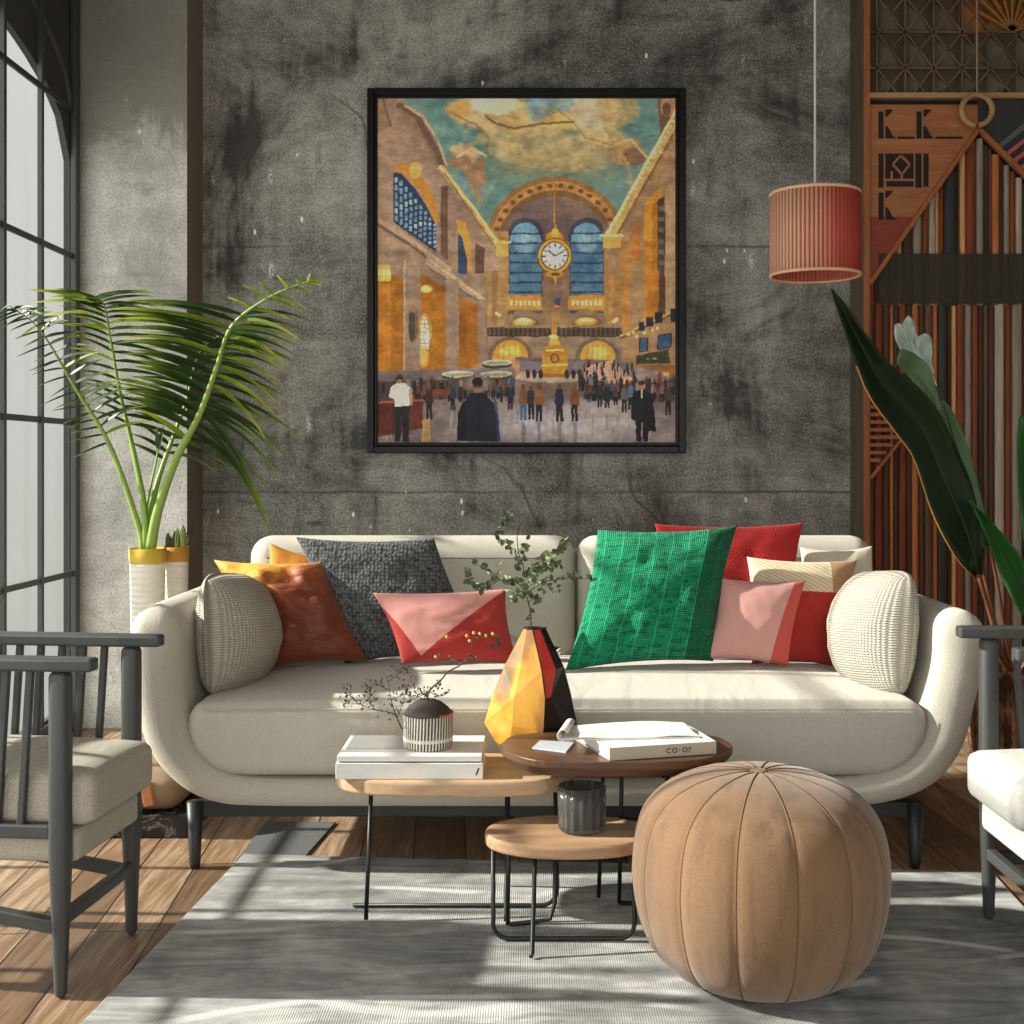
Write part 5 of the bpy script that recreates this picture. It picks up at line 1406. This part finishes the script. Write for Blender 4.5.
# big dark suited man seen from behind
ell(477.5, 383, 17, 12, (150,128,116), .75, soft=.8)
poly(B((300,560),(304,486),(314,444),(346,410),(383,410),(414,440),(426,490),(434,560)), (34,36,50), c2=(24,25,34)); poly(B((318,440),(330,470),(330,560),(300,560),(304,470)), (22,23,30)); line(B((366,415),(368,560)), .9, (18,18,26)); line(B((418,432),(430,555)), 3, (46,56,92), .7)
eB(364,388,15,22,(150,112,92)); eB(364,380,16,17,(54,40,36)); eB(364,374,17,12,(34,28,28)); eB(364,398,11,8,(150,110,88),.7)
# man with briefcase
poly(B((852,470),(900,470),(892,562),(876,562),(875,500),(872,500),(872,562),(856,562)), (26,26,30)); poly(B((838,490),(844,412),(862,402),(885,402),(904,414),(914,485),(902,492),(848,496)), (36,36,42), c2=(26,26,30)); eB(872,388,12,13,(150,108,84)); eB(872,379,11,7,(54,44,40)); line(B((873,404),(873,425)), 1.8, (206,200,196)); box(B,894,486,916,530,(24,22,24)); line(B((898,488),(904,474),(912,488)), 1, (24,22,24))
# hanging clock, over everything
line(A((605,318),(604,478)), 1.6, (196,146,70)); line(A((606,318),(606,478)), .6, (112,78,40))
eA(603,492,27,24,(196,140,52)); eA(603,476,12,20,(226,176,84)); eA(603,500,20,12,(120,78,30),.8)
eA(603,546,55,56,(120,80,32)); eA(603,545,51,52,(214,160,70)); eA(603,545,43,44,(96,64,28)); eA(603,545,39,40,(240,234,214)); eA(603,545,31,32,(250,246,232),.7)
for k in range(12):
    a = k*PI/6; line(A((603+29*math.cos(a),545+29*math.sin(a)),(603+36*math.cos(a),545+36*math.sin(a))), 1.1, (44,38,34))
line(A((603,545),(584,528)), 1.3, (36,30,28)); line(A((603,545),(626,533)), 1.3, (36,30,28))
eB(605,42,30,10,(196,140,56)); poly(B((592,45),(618,45),(608,60),(605,80),(601,60)), (206,150,64)); eB(605,42,14,5,(110,72,30))
# brush texture and glaze
img = img*(0.93+0.14*NF[..., None])*(0.94+0.12*fnoise(5, 14, 2, 9)[..., None])
img = np.clip(img, 0, 255)/255.0
gr_ = img.mean(-1, keepdims=True); img = np.clip(gr_+(img-gr_)*1.08, 0, 1)**0.98
img = np.where(img <= 0.04045, img/12.92, ((img+0.055)/1.055)**2.4)
img = np.clip(img*1.58, 0, 0.97)
# canvas: one mesh with the paint as a colour attribute
a0, a1 = P(PX0, PY1, YC_), P(PX1, PY0, YC_)
xs = np.linspace(a0.x, a1.x, PW); zs = np.linspace(a1.z, a0.z, PH)
relief = (fnoise(6, 6, 2, 21)-0.5)*0.0012
V = np.stack([np.broadcast_to(xs-fr.location.x, (PH, PW)), YC_-fr.location.y+relief, np.broadcast_to((zs-fr.location.z)[:, None], (PH, PW))], -1).reshape(-1, 3)
idx = np.arange(PH*PW).reshape(PH, PW)
Fq = np.stack([idx[1:, :-1], idx[1:, 1:], idx[:-1, 1:], idx[:-1, :-1]], -1).reshape(-1, 4)
me = bpy.data.meshes.new('canvas'); nv, nf = len(V), len(Fq)
me.vertices.add(nv); me.vertices.foreach_set('co', V.ravel().astype(np.float32))
me.loops.add(nf*4); me.loops.foreach_set('vertex_index', Fq.ravel().astype(np.int32))
me.polygons.add(nf); me.polygons.foreach_set('loop_start', np.arange(0, nf*4, 4, dtype=np.int32)); me.polygons.foreach_set('loop_total', np.full(nf, 4, dtype=np.int32))
me.update(calc_edges=True)
ca_ = me.color_attributes.new('paint', 'FLOAT_COLOR', 'POINT')
ca_.data.foreach_set('color', np.concatenate([img.reshape(-1, 3), np.ones((nv, 1))], 1).ravel().astype(np.float32))
t = NT('oil_paint'); at = t.n('ShaderNodeAttribute'); at.attribute_name = 'paint'
M_oil = t.fin(at.outputs['Color'], 0.6, 0, 0.3); me.materials.append(M_oil)
cv = bpy.data.objects.new('canvas', me); COL.objects.link(cv); cv.parent = fr

# =================================================================== palm by the window
def m_leaf(name, c1, c2, tip=None, rough=0.42, trans=0.25, scale=6):
    t = NT(name); n = t.noise(t.coord('Object'), scale, 4)
    col = t.mix(n, lin(c1), lin(c2))
    if tip:
        u = t.sep(t.coord('UV'))[1]; col = t.mix(t.ramp(u, [(0.55, 0.0), (1.0, 1.0)]), col, lin(tip))
    t.fin(col, rough, 0, 0.45)
    tl_ = t.n('ShaderNodeBsdfTranslucent'); t.l(col, tl_.inputs[0]); mx_ = t.n('ShaderNodeMixShader'); mx_.inputs[0].default_value = trans
    t.l(t.b.outputs[0], mx_.inputs[1]); t.l(tl_.outputs[0], mx_.inputs[2]); t.l(mx_.outputs[0], t.out.inputs[0])
    return t.m
M_palm = m_leaf('palm_leaf', (30, 48, 22), (62, 88, 36), (136, 160, 48))
M_palm2 = m_leaf('palm_leaf_yellow', (92, 122, 34), (150, 172, 50), (216, 206, 50), trans=0.4)
M_pet = m_leaf('palm_petiole', (96, 132, 44), (166, 190, 92), None, trans=0.1)
YPL = 4.62
M_linen = NT('white_wrapped_linen'); t = M_linen
wv_ = t.wave(t.coord('Object'), 14, 3, 'Z', 3, 2); t.bump(wv_, 0.5, 0.01); M_linen = t.fin(t.mix(t.noise(t.coord('Object'), 6, 3), lin((216, 210, 196)), lin((238, 234, 224))), 0.9)
M_yel = m_plain('yellow_band', (196, 164, 56), 0.7, var=0.15); M_ora = m_plain('orange_band', (196, 138, 46), 0.7, var=0.15)
def planter(name, label, cx, Y, r, ztop, band, matb):
    c = P(cx, 0, Y); c = Vector((c.x, Y, 0)); p = thing(name, label, 'planter', c)
    zb = ztop-0.052
    MB().lathe([(0, 0), (r*0.80, 0), (r*0.86, 0.02), (r*0.9, zb*0.5), (r*0.97, zb-0.02), (r*0.985, zb)], c, 40, rad=lambda a, v: 1+0.012*math.sin(a*5+v*9)).build('body', M_linen, p, smooth=True)
    MB().lathe([(r*0.99, zb-0.004), (r*1.01, zb), (r*1.05, ztop), (r*0.99, ztop), (r*0.96, zb+0.012), (0, zb+0.012)], c, 40).build('rim_band', matb, p, smooth=True)
    return p, c
zt_ = P(0, 548, YPL).z
p1, c1 = planter('planter', 'tall white linen-wrapped planter with a yellow band holding the palm', 147.5, YPL, 0.066, zt_, 0, M_yel)
p2, c2 = planter('planter', 'tall white planter with an orange band beside the palm, behind the sofa arm', 175.5, YPL+0.105, 0.049, zt_-0.002, 0, M_ora)
zsoil = zt_-0.04
palm = thing('palm', 'green palm with long arching fronds in the planter by the window', 'palm', (c1.x, c1.y, zsoil+0.001))
def frond(ctrl, leaves, rad=(0.0145, 0.002), n=40):
    """ctrl: (x, y, Y) points of the rachis; leaves: list of dicts"""
    pts = catmull([P(*q) for q in ctrl], n)
    m = MB(); m.tube(pts, [rad[0]+(rad[1]-rad[0])*min(1, (k/(n-1))*1.15) for k in range(n)], 6)
    f = MB(); f.uv = []
    for L in leaves:
        for k in range(L['n']):
            s_ = k/(L['n']-1); tt = L['t0']+(L['t1']-L['t0'])*s_
            b = pts[min(n-1, int(tt*(n-1)))]
            dx = L['dx0']+(L['dx1']-L['dx0'])*s_; dy = L['dy0']+(L['dy1']-L['dy0'])*s_
            sc_ = b.y/F; jit = rnd.uniform(0.85, 1.12)
            d = Vector((dx*sc_*jit, L.get('dY', 0)+rnd.uniform(-0.05, 0.05), -(dy+rnd.uniform(-5, 5))*sc_))
            droop = L.get('droop', 0.25)+rnd.uniform(-0.06, 0.08); W = 1.35*L.get('w', 0.016)
            ln_ = d.length; kk = 7; up = Vector((0, -0.75, 0.65)); sx = d.normalized().cross(up).normalized(); nn_ = sx.cross(d.normalized())
            vs, uv = [], []
            for j in range(kk+1):
                q = j/kk; c = b + d*q + Vector((0, 0, -droop*ln_*q*q + droop*0.45*ln_*q))
                ww = W*0.5*(min(1, 0.35+q*4)*(1-q)**0.55 if j < kk else 0.02)
                vs += [c-sx*ww+nn_*ww*0.35, c, c+sx*ww+nn_*ww*0.35]; uv += [(0, q), (0.5, q), (1, q)]
            fs = []
            for j in range(kk): a = 3*j; fs += [(a, a+1, a+4, a+3), (a+1, a+2, a+5, a+4)]
            f.add(vs, fs, L.get('m', 0) if rnd.random() < 0.93 else 1, uv)
    fo = m.build('frond', M_pet, palm, smooth=True)
    f.build('leaflets', [M_palm, M_palm2], fo, smooth=True)
b0 = (143, 552, YPL)
frond([b0,(138,524,YPL),(110,446,4.58),(76,389,4.52),(40,330,4.42),(10,306,4.33)],
      [dict(n=26,t0=.46,t1=.99,dx0=52,dx1=18,dy0=-26,dy1=-6,droop=.22), dict(n=24,t0=.42,t1=.99,dx0=-26,dx1=-16,dy0=10,dy1=10,dY=-0.08,droop=.1,w=.011),
       dict(n=2,t0=.97,t1=1,dx0=-12,dx1=-18,dy0=-2,dy1=2)])
frond([(146,552,YPL),(144,506,YPL),(133,449,4.66),(120,393,4.7),(110,336,4.68),(103,303,4.62),(84,297,4.55)],
      [dict(n=24,t0=.42,t1=.93,dx0=68,dx1=52,dy0=18,dy1=-16,dY=0.03,droop=.2,w=.017), dict(n=22,t0=.42,t1=.95,dx0=-34,dx1=-40,dy0=-16,dy1=-14,droop=.2,dY=-.05,w=.013),
       dict(n=6,t0=.84,t1=.99,dx0=-50,dx1=-52,dy0=-14,dy1=-8,droop=.1,m=1,w=.02), dict(n=3,t0=.7,t1=.85,dx0=-55,dx1=-66,dy0=-8,dy1=0,droop=.05,m=1,w=.02)])
frond([(150,552,YPL),(158,510,4.6),(176,459,4.58),(199,416,4.56),(216,370,4.55),(232,326,4.53),(268,298,4.5),(300,284,4.47),(317,279,4.45)],
      [dict(n=36,t0=.33,t1=.68,dx0=-54,dx1=-112,dy0=-40,dy1=-24,dY=-.06,droop=.22,w=.021), dict(n=16,t0=.40,t1=.68,dx0=62,dx1=70,dy0=22,dy1=-10,dY=.04,droop=.36,w=.018),
       dict(n=9,t0=.48,t1=.66,dx0=66,dx1=70,dy0=34,dy1=2,dY=-.04,droop=.4,m=1,w=.017), dict(n=6,t0=.70,t1=.93,dx0=40,dx1=14,dy0=4,dy1=0,dY=-.02,droop=.3,m=1,w=.016), dict(n=7,t0=.70,t1=.97,dx0=-30,dx1=10,dy0=-14,dy1=-6,droop=.15,m=1,w=.013),
       dict(n=7,t0=.34,t1=.45,dx0=80,dx1=88,dy0=60,dy1=30,dY=.03,droop=.45,w=.017), dict(n=2,t0=.36,t1=.40,dx0=78,dx1=70,dy0=80,dy1=66,dY=.02,droop=.75,w=.022)], rad=(0.021, 0.002))
frond([(148,552,YPL+.02),(152,505,4.68),(164,462,4.72),(185,405,4.76),(200,352,4.76),(228,330,4.74)],
      [dict(n=22,t0=.42,t1=.97,dx0=-40,dx1=-70,dy0=-24,dy1=-16,droop=.2,w=.016), dict(n=18,t0=.45,t1=.98,dx0=55,dx1=70,dy0=10,dy1=-6,droop=.34,w=.016)], rad=(0.015, 0.002))
frond([(141,552,YPL+.01),(148,500,4.67),(156,462,4.7),(158,448,4.71)], [dict(n=2,t0=.9,t1=1,dx0=6,dx1=2,dy0=-24,dy1=-20,droop=0)], rad=(0.007, 0.003))
# small succulent in the second planter
suc = thing('succulent', 'small dark green succulent with pale ribs in the orange-banded planter', 'succulent', (c2.x, c2.y, zsoil))
sm_ = MB()
for k in range(11):
    a = 2.4*k; h = rnd.uniform(0.05, 0.085); d = Vector((math.cos(a)*0.35, math.sin(a)*0.3, 1))
    leaf_quad(sm_, Vector((c2.x, c2.y, zsoil-0.003))+Vector((math.cos(a)*.014, math.sin(a)*.014, 0)), d, h*1.25, 0.026, Vector((0, -1, .2)), 0, .2, 5)
sm_.build('leaves', m_leaf('succulent_leaf', (46, 62, 38), (80, 98, 52), (150, 160, 70)), suc, solid=0.003)
sm_ = MB()
for dx in (0.012, 0.034):
    b = Vector((c2.x+dx, c2.y-0.02, zsoil)); sm_.lathe([(0.008, 0), (0.010, 0.03), (0.009, 0.07+dx), (0.004, 0.10+dx*.6), (0, 0.104+dx*.6)], b, 24, rad=lambda a, v: 1+0.22*math.cos(6*a))
sm_.build('ribbed_stem', m_leaf('cactus', (110, 140, 70), (176, 190, 110)), suc, smooth=True)

# =================================================================== broad-leaved plant on the right
M_ban = m_leaf('broad_leaf', (18, 34, 20), (30, 52, 28), None, 0.35, 0.06, 4)
M_banb = m_leaf('fresh_leaf', (30, 84, 36), (54, 120, 48), None, 0.4, 0.2, 4)
M_sage = m_leaf('sage_leaf', (168, 190, 180), (196, 212, 202), None, 0.6, 0.1, 4)
M_mid = m_leaf('mid_leaf', (70, 100, 66), (112, 142, 100), None, 0.5, 0.15, 5)
M_rib = m_plain('reddish_stalk', (116, 66, 44), 0.6, var=0.2); M_edge = m_plain('yellow_leaf_edge', (190, 140, 62), 0.6); M_mrib = m_plain('leaf_midrib', (44, 58, 36), 0.5)
bpx = P(1018, 0, 4.5)
basket = thing('basket', 'brown woven basket planter behind the white-seated armchair', 'basket', (bpx.x, 4.5, 0))
t = NT('brown_wicker'); w1 = t.wave(t.coord('UV', (1, 1, 1)), 18, 0.6, 'X', 2, 2); w2 = t.wave(t.coord('UV', (1, 1, 1)), 9, 1.0, 'Y', 2, 2); ww_ = t.math('MULTIPLY', w1, w2)
t.bump(ww_, 0.9, 0.01); M_wick = t.fin(t.mix(t.ramp(t.noise(t.coord('Object', (1, 1, .3)), 30, 3), [(.4, 0.), (.6, 1.)]), lin((76, 46, 30)), lin((178, 118, 82))), 0.8)
MB().lathe([(0, 0), (0.15, 0), (0.165, 0.02), (0.180, 0.2), (0.186, 0.39), (0.172, 0.39), (0.168, 0.34), (0, 0.33)], (bpx.x, 4.5, 0), 64).build('body', M_wick, basket, smooth=True)
MB().tube([Vector((bpx.x+0.182*math.cos(2*PI*k/48), 4.5+0.182*math.sin(2*PI*k/48), 0.40)) for k in range(48)], 0.016, 8, closed=True).build('rim', M_wick, basket, smooth=True)
plant = thing('broad_leaved_plant', 'dark broad-leaved plant leaning out of the woven basket before the wooden screen', 'plant', (bpx.x, 4.5, 0.335))
def blade(left, right, Y0, Y1, mat, name, fold=0.05, n=26, solid=0.004, edge=None, rib=True, ribm=None):
    """left / right outline in photo px from tip to base; depth from Y0 (tip) to Y1 (base)"""
    l = catmull([Vector((x, y, 0)) for x, y in left], n); r_ = catmull([Vector((x, y, 0)) for x, y in right], n)
    vs, fs, uv, mid, le = [], [], [], [], []
    for k in range(n):
        q = k/(n-1); Y = Y0+(Y1-Y0)*q; f_ = fold*math.sin(PI*min(1, q*0.95+0.03))
        cols_ = 9
        for j in range(cols_):
            s_ = j/(cols_-1); x, y = l[k].x*(1-s_)+r_[k].x*s_, l[k].y*(1-s_)+r_[k].y*s_
            dd = f_*(1-abs(2*s_-1)**1.3) + 0.012*math.sin(q*14+s_*3)*abs(2*s_-1)
            p = P(x, y, Y+dd); vs.append(p); uv.append((s_, q))
            if j == cols_//2: mid.append(p)
            if j == 0: le.append(p)
    for k in range(n-1):
        for j in range(8): a = k*9+j; fs.append((a, a+1, a+10, a+9))
    o = MB().add(vs, fs, 0, uv).build(name, mat, plant, smooth=True, solid=solid)
    if rib: MB().tube([p-Vector((0, 0.004, 0)) for p in mid[2:]], [0.0015+0.004*k/(n-2) for k in range(n-2)], 6).build('midrib', ribm or M_mrib, o, smooth=True)
    if edge: MB().tube(le[n//3:], 0.0028, 5).build('leaf_edge', edge, o, smooth=True)
    return mid
blade([(831,289),(838,312),(846,335),(867,392),(896,433),(914,459),(932,512),(955,556),(974,577)], [(833,290),(850,310),(867,336),(891,365),(914,383),(937,409),(957,450),(976,500),(983,575)], 4.0, 4.42, M_ban, 'leaf', 0.06, edge=M_edge)
blade([(940,402),(939,420),(944,445),(962,500),(985,552)], [(943,400),(955,415),(965,440),(975,470),(990,540),(996,562)][:5], 4.42, 4.5, M_mid, 'leaf', 0.03)
blade([(900,350),(897,362),(905,372),(925,395),(938,410)], [(903,349),(915,354),(928,366),(936,388),(942,412)], 4.39, 4.43, M_mid, 'leaf', 0.02, rib=False)
for L_, R_s in (([(902,325),(903,331),(912,352),(922,372),(936,386)], [(908,315),(914,322),(916,334),(924,356),(937,386)]),
                ([(895,325),(895,337),(904,355),(918,372),(934,388)], [(898,323),(905,328),(915,346),(929,366),(936,384)]),
                ([(916,338),(916,345),(921,356),(926,364),(932,372)], [(925,333),(931,338),(932,350),(932,362),(934,374)])):
    blade(L_, R_s, 4.44+0.02*len(L_)/5, 4.5, M_sage, 'leaf', 0.015, rib=False)
blade([(969,501),(975,512),(990,545),(1003,580),(1018,608),(1034,628)], [(970,500),(990,520),(1006,538),(1020,556),(1036,585),(1046,618)], 4.3, 4.36, M_banb, 'leaf', 0.03)
blade([(1019,418),(1017,450),(1019,500),(1026,560),(1034,600)], [(1022,414),(1036,440),(1048,500),(1050,560),(1042,602)], 4.62, 4.58, M_banb, 'leaf', 0.03)
def stalk(pts, r=0.008, mat=None):
    c = catmull([P(*q) for q in pts] + [Vector((bpx.x+rnd.uniform(-.03, .03), 4.5+rnd.uniform(-.03, .03), 0.336))], 16)
    MB().tube(c, [r*0.7+r*0.6*k/15 for k in range(16)], 7).build('stalk', mat or M_rib, plant, smooth=True)
stalk([(978,574,4.42),(990,612,4.45),(1000,650,4.48)], 0.011)
stalk([(936,384,4.5),(944,430,4.51),(965,500,4.52),(985,580,4.52),(1002,650,4.5)], 0.006)
stalk([(990,545,4.5),(1000,600,4.5),(1008,655,4.5)], 0.008)
stalk([(1040,622,4.36),(1030,660,4.45)], 0.007); stalk([(1038,600,4.58),(1032,650,4.54)], 0.009)

# =================================================================== odds and ends behind the armchair
fc = thing('floor_cushion', 'plump tan leather floor cushion on the dark stone slab behind the left armchair', 'cushion', (-1.30, 3.98, 0.125))
t_ = m_plain('tan_leather', (140, 116, 92), 0.6, var=0.12, scale=8, bump=0.1)
fx = -1.275
vs, fs = rbox((fx-0.20, 3.78, 0.073), (fx+0.20, 4.10, 0.196), 0.06, 0.02)
fc.location = (fx, 3.94, 0.073)
MB().add(vs, fs).build('cover', t_, fc, smooth=True)
MB().bar((fx+0.105, 3.779, 0.10), (fx+0.09, 3.779, 0.175), 0.02, 0.03).build('sun_patch', m_plain('sun_patch_peach', (196, 128, 84), 0.6), fc, bevel=0.003)  # peach piece standing in for a patch of sunlight on the cushion
t = NT('black_marble'); v = t.noise(t.coord('Object', (1, 1, 1)), 9, 6, 0.7, 2.5)
M_marb = t.fin(t.ramp(v, [(0.48, lin((30, 32, 33))), (0.56, lin((52, 54, 55))), (0.60, lin((150, 152, 152))), (0.63, lin((40, 42, 43)))]), 0.25)
o = MB().box((fx-0.24, 3.775, 0.0), (fx+0.22, 4.14, 0.072)).build('stone_slab', M_marb, bevel=0.004)
tag(o, 'low black veined stone slab on the floor behind the left armchair', 'slab')
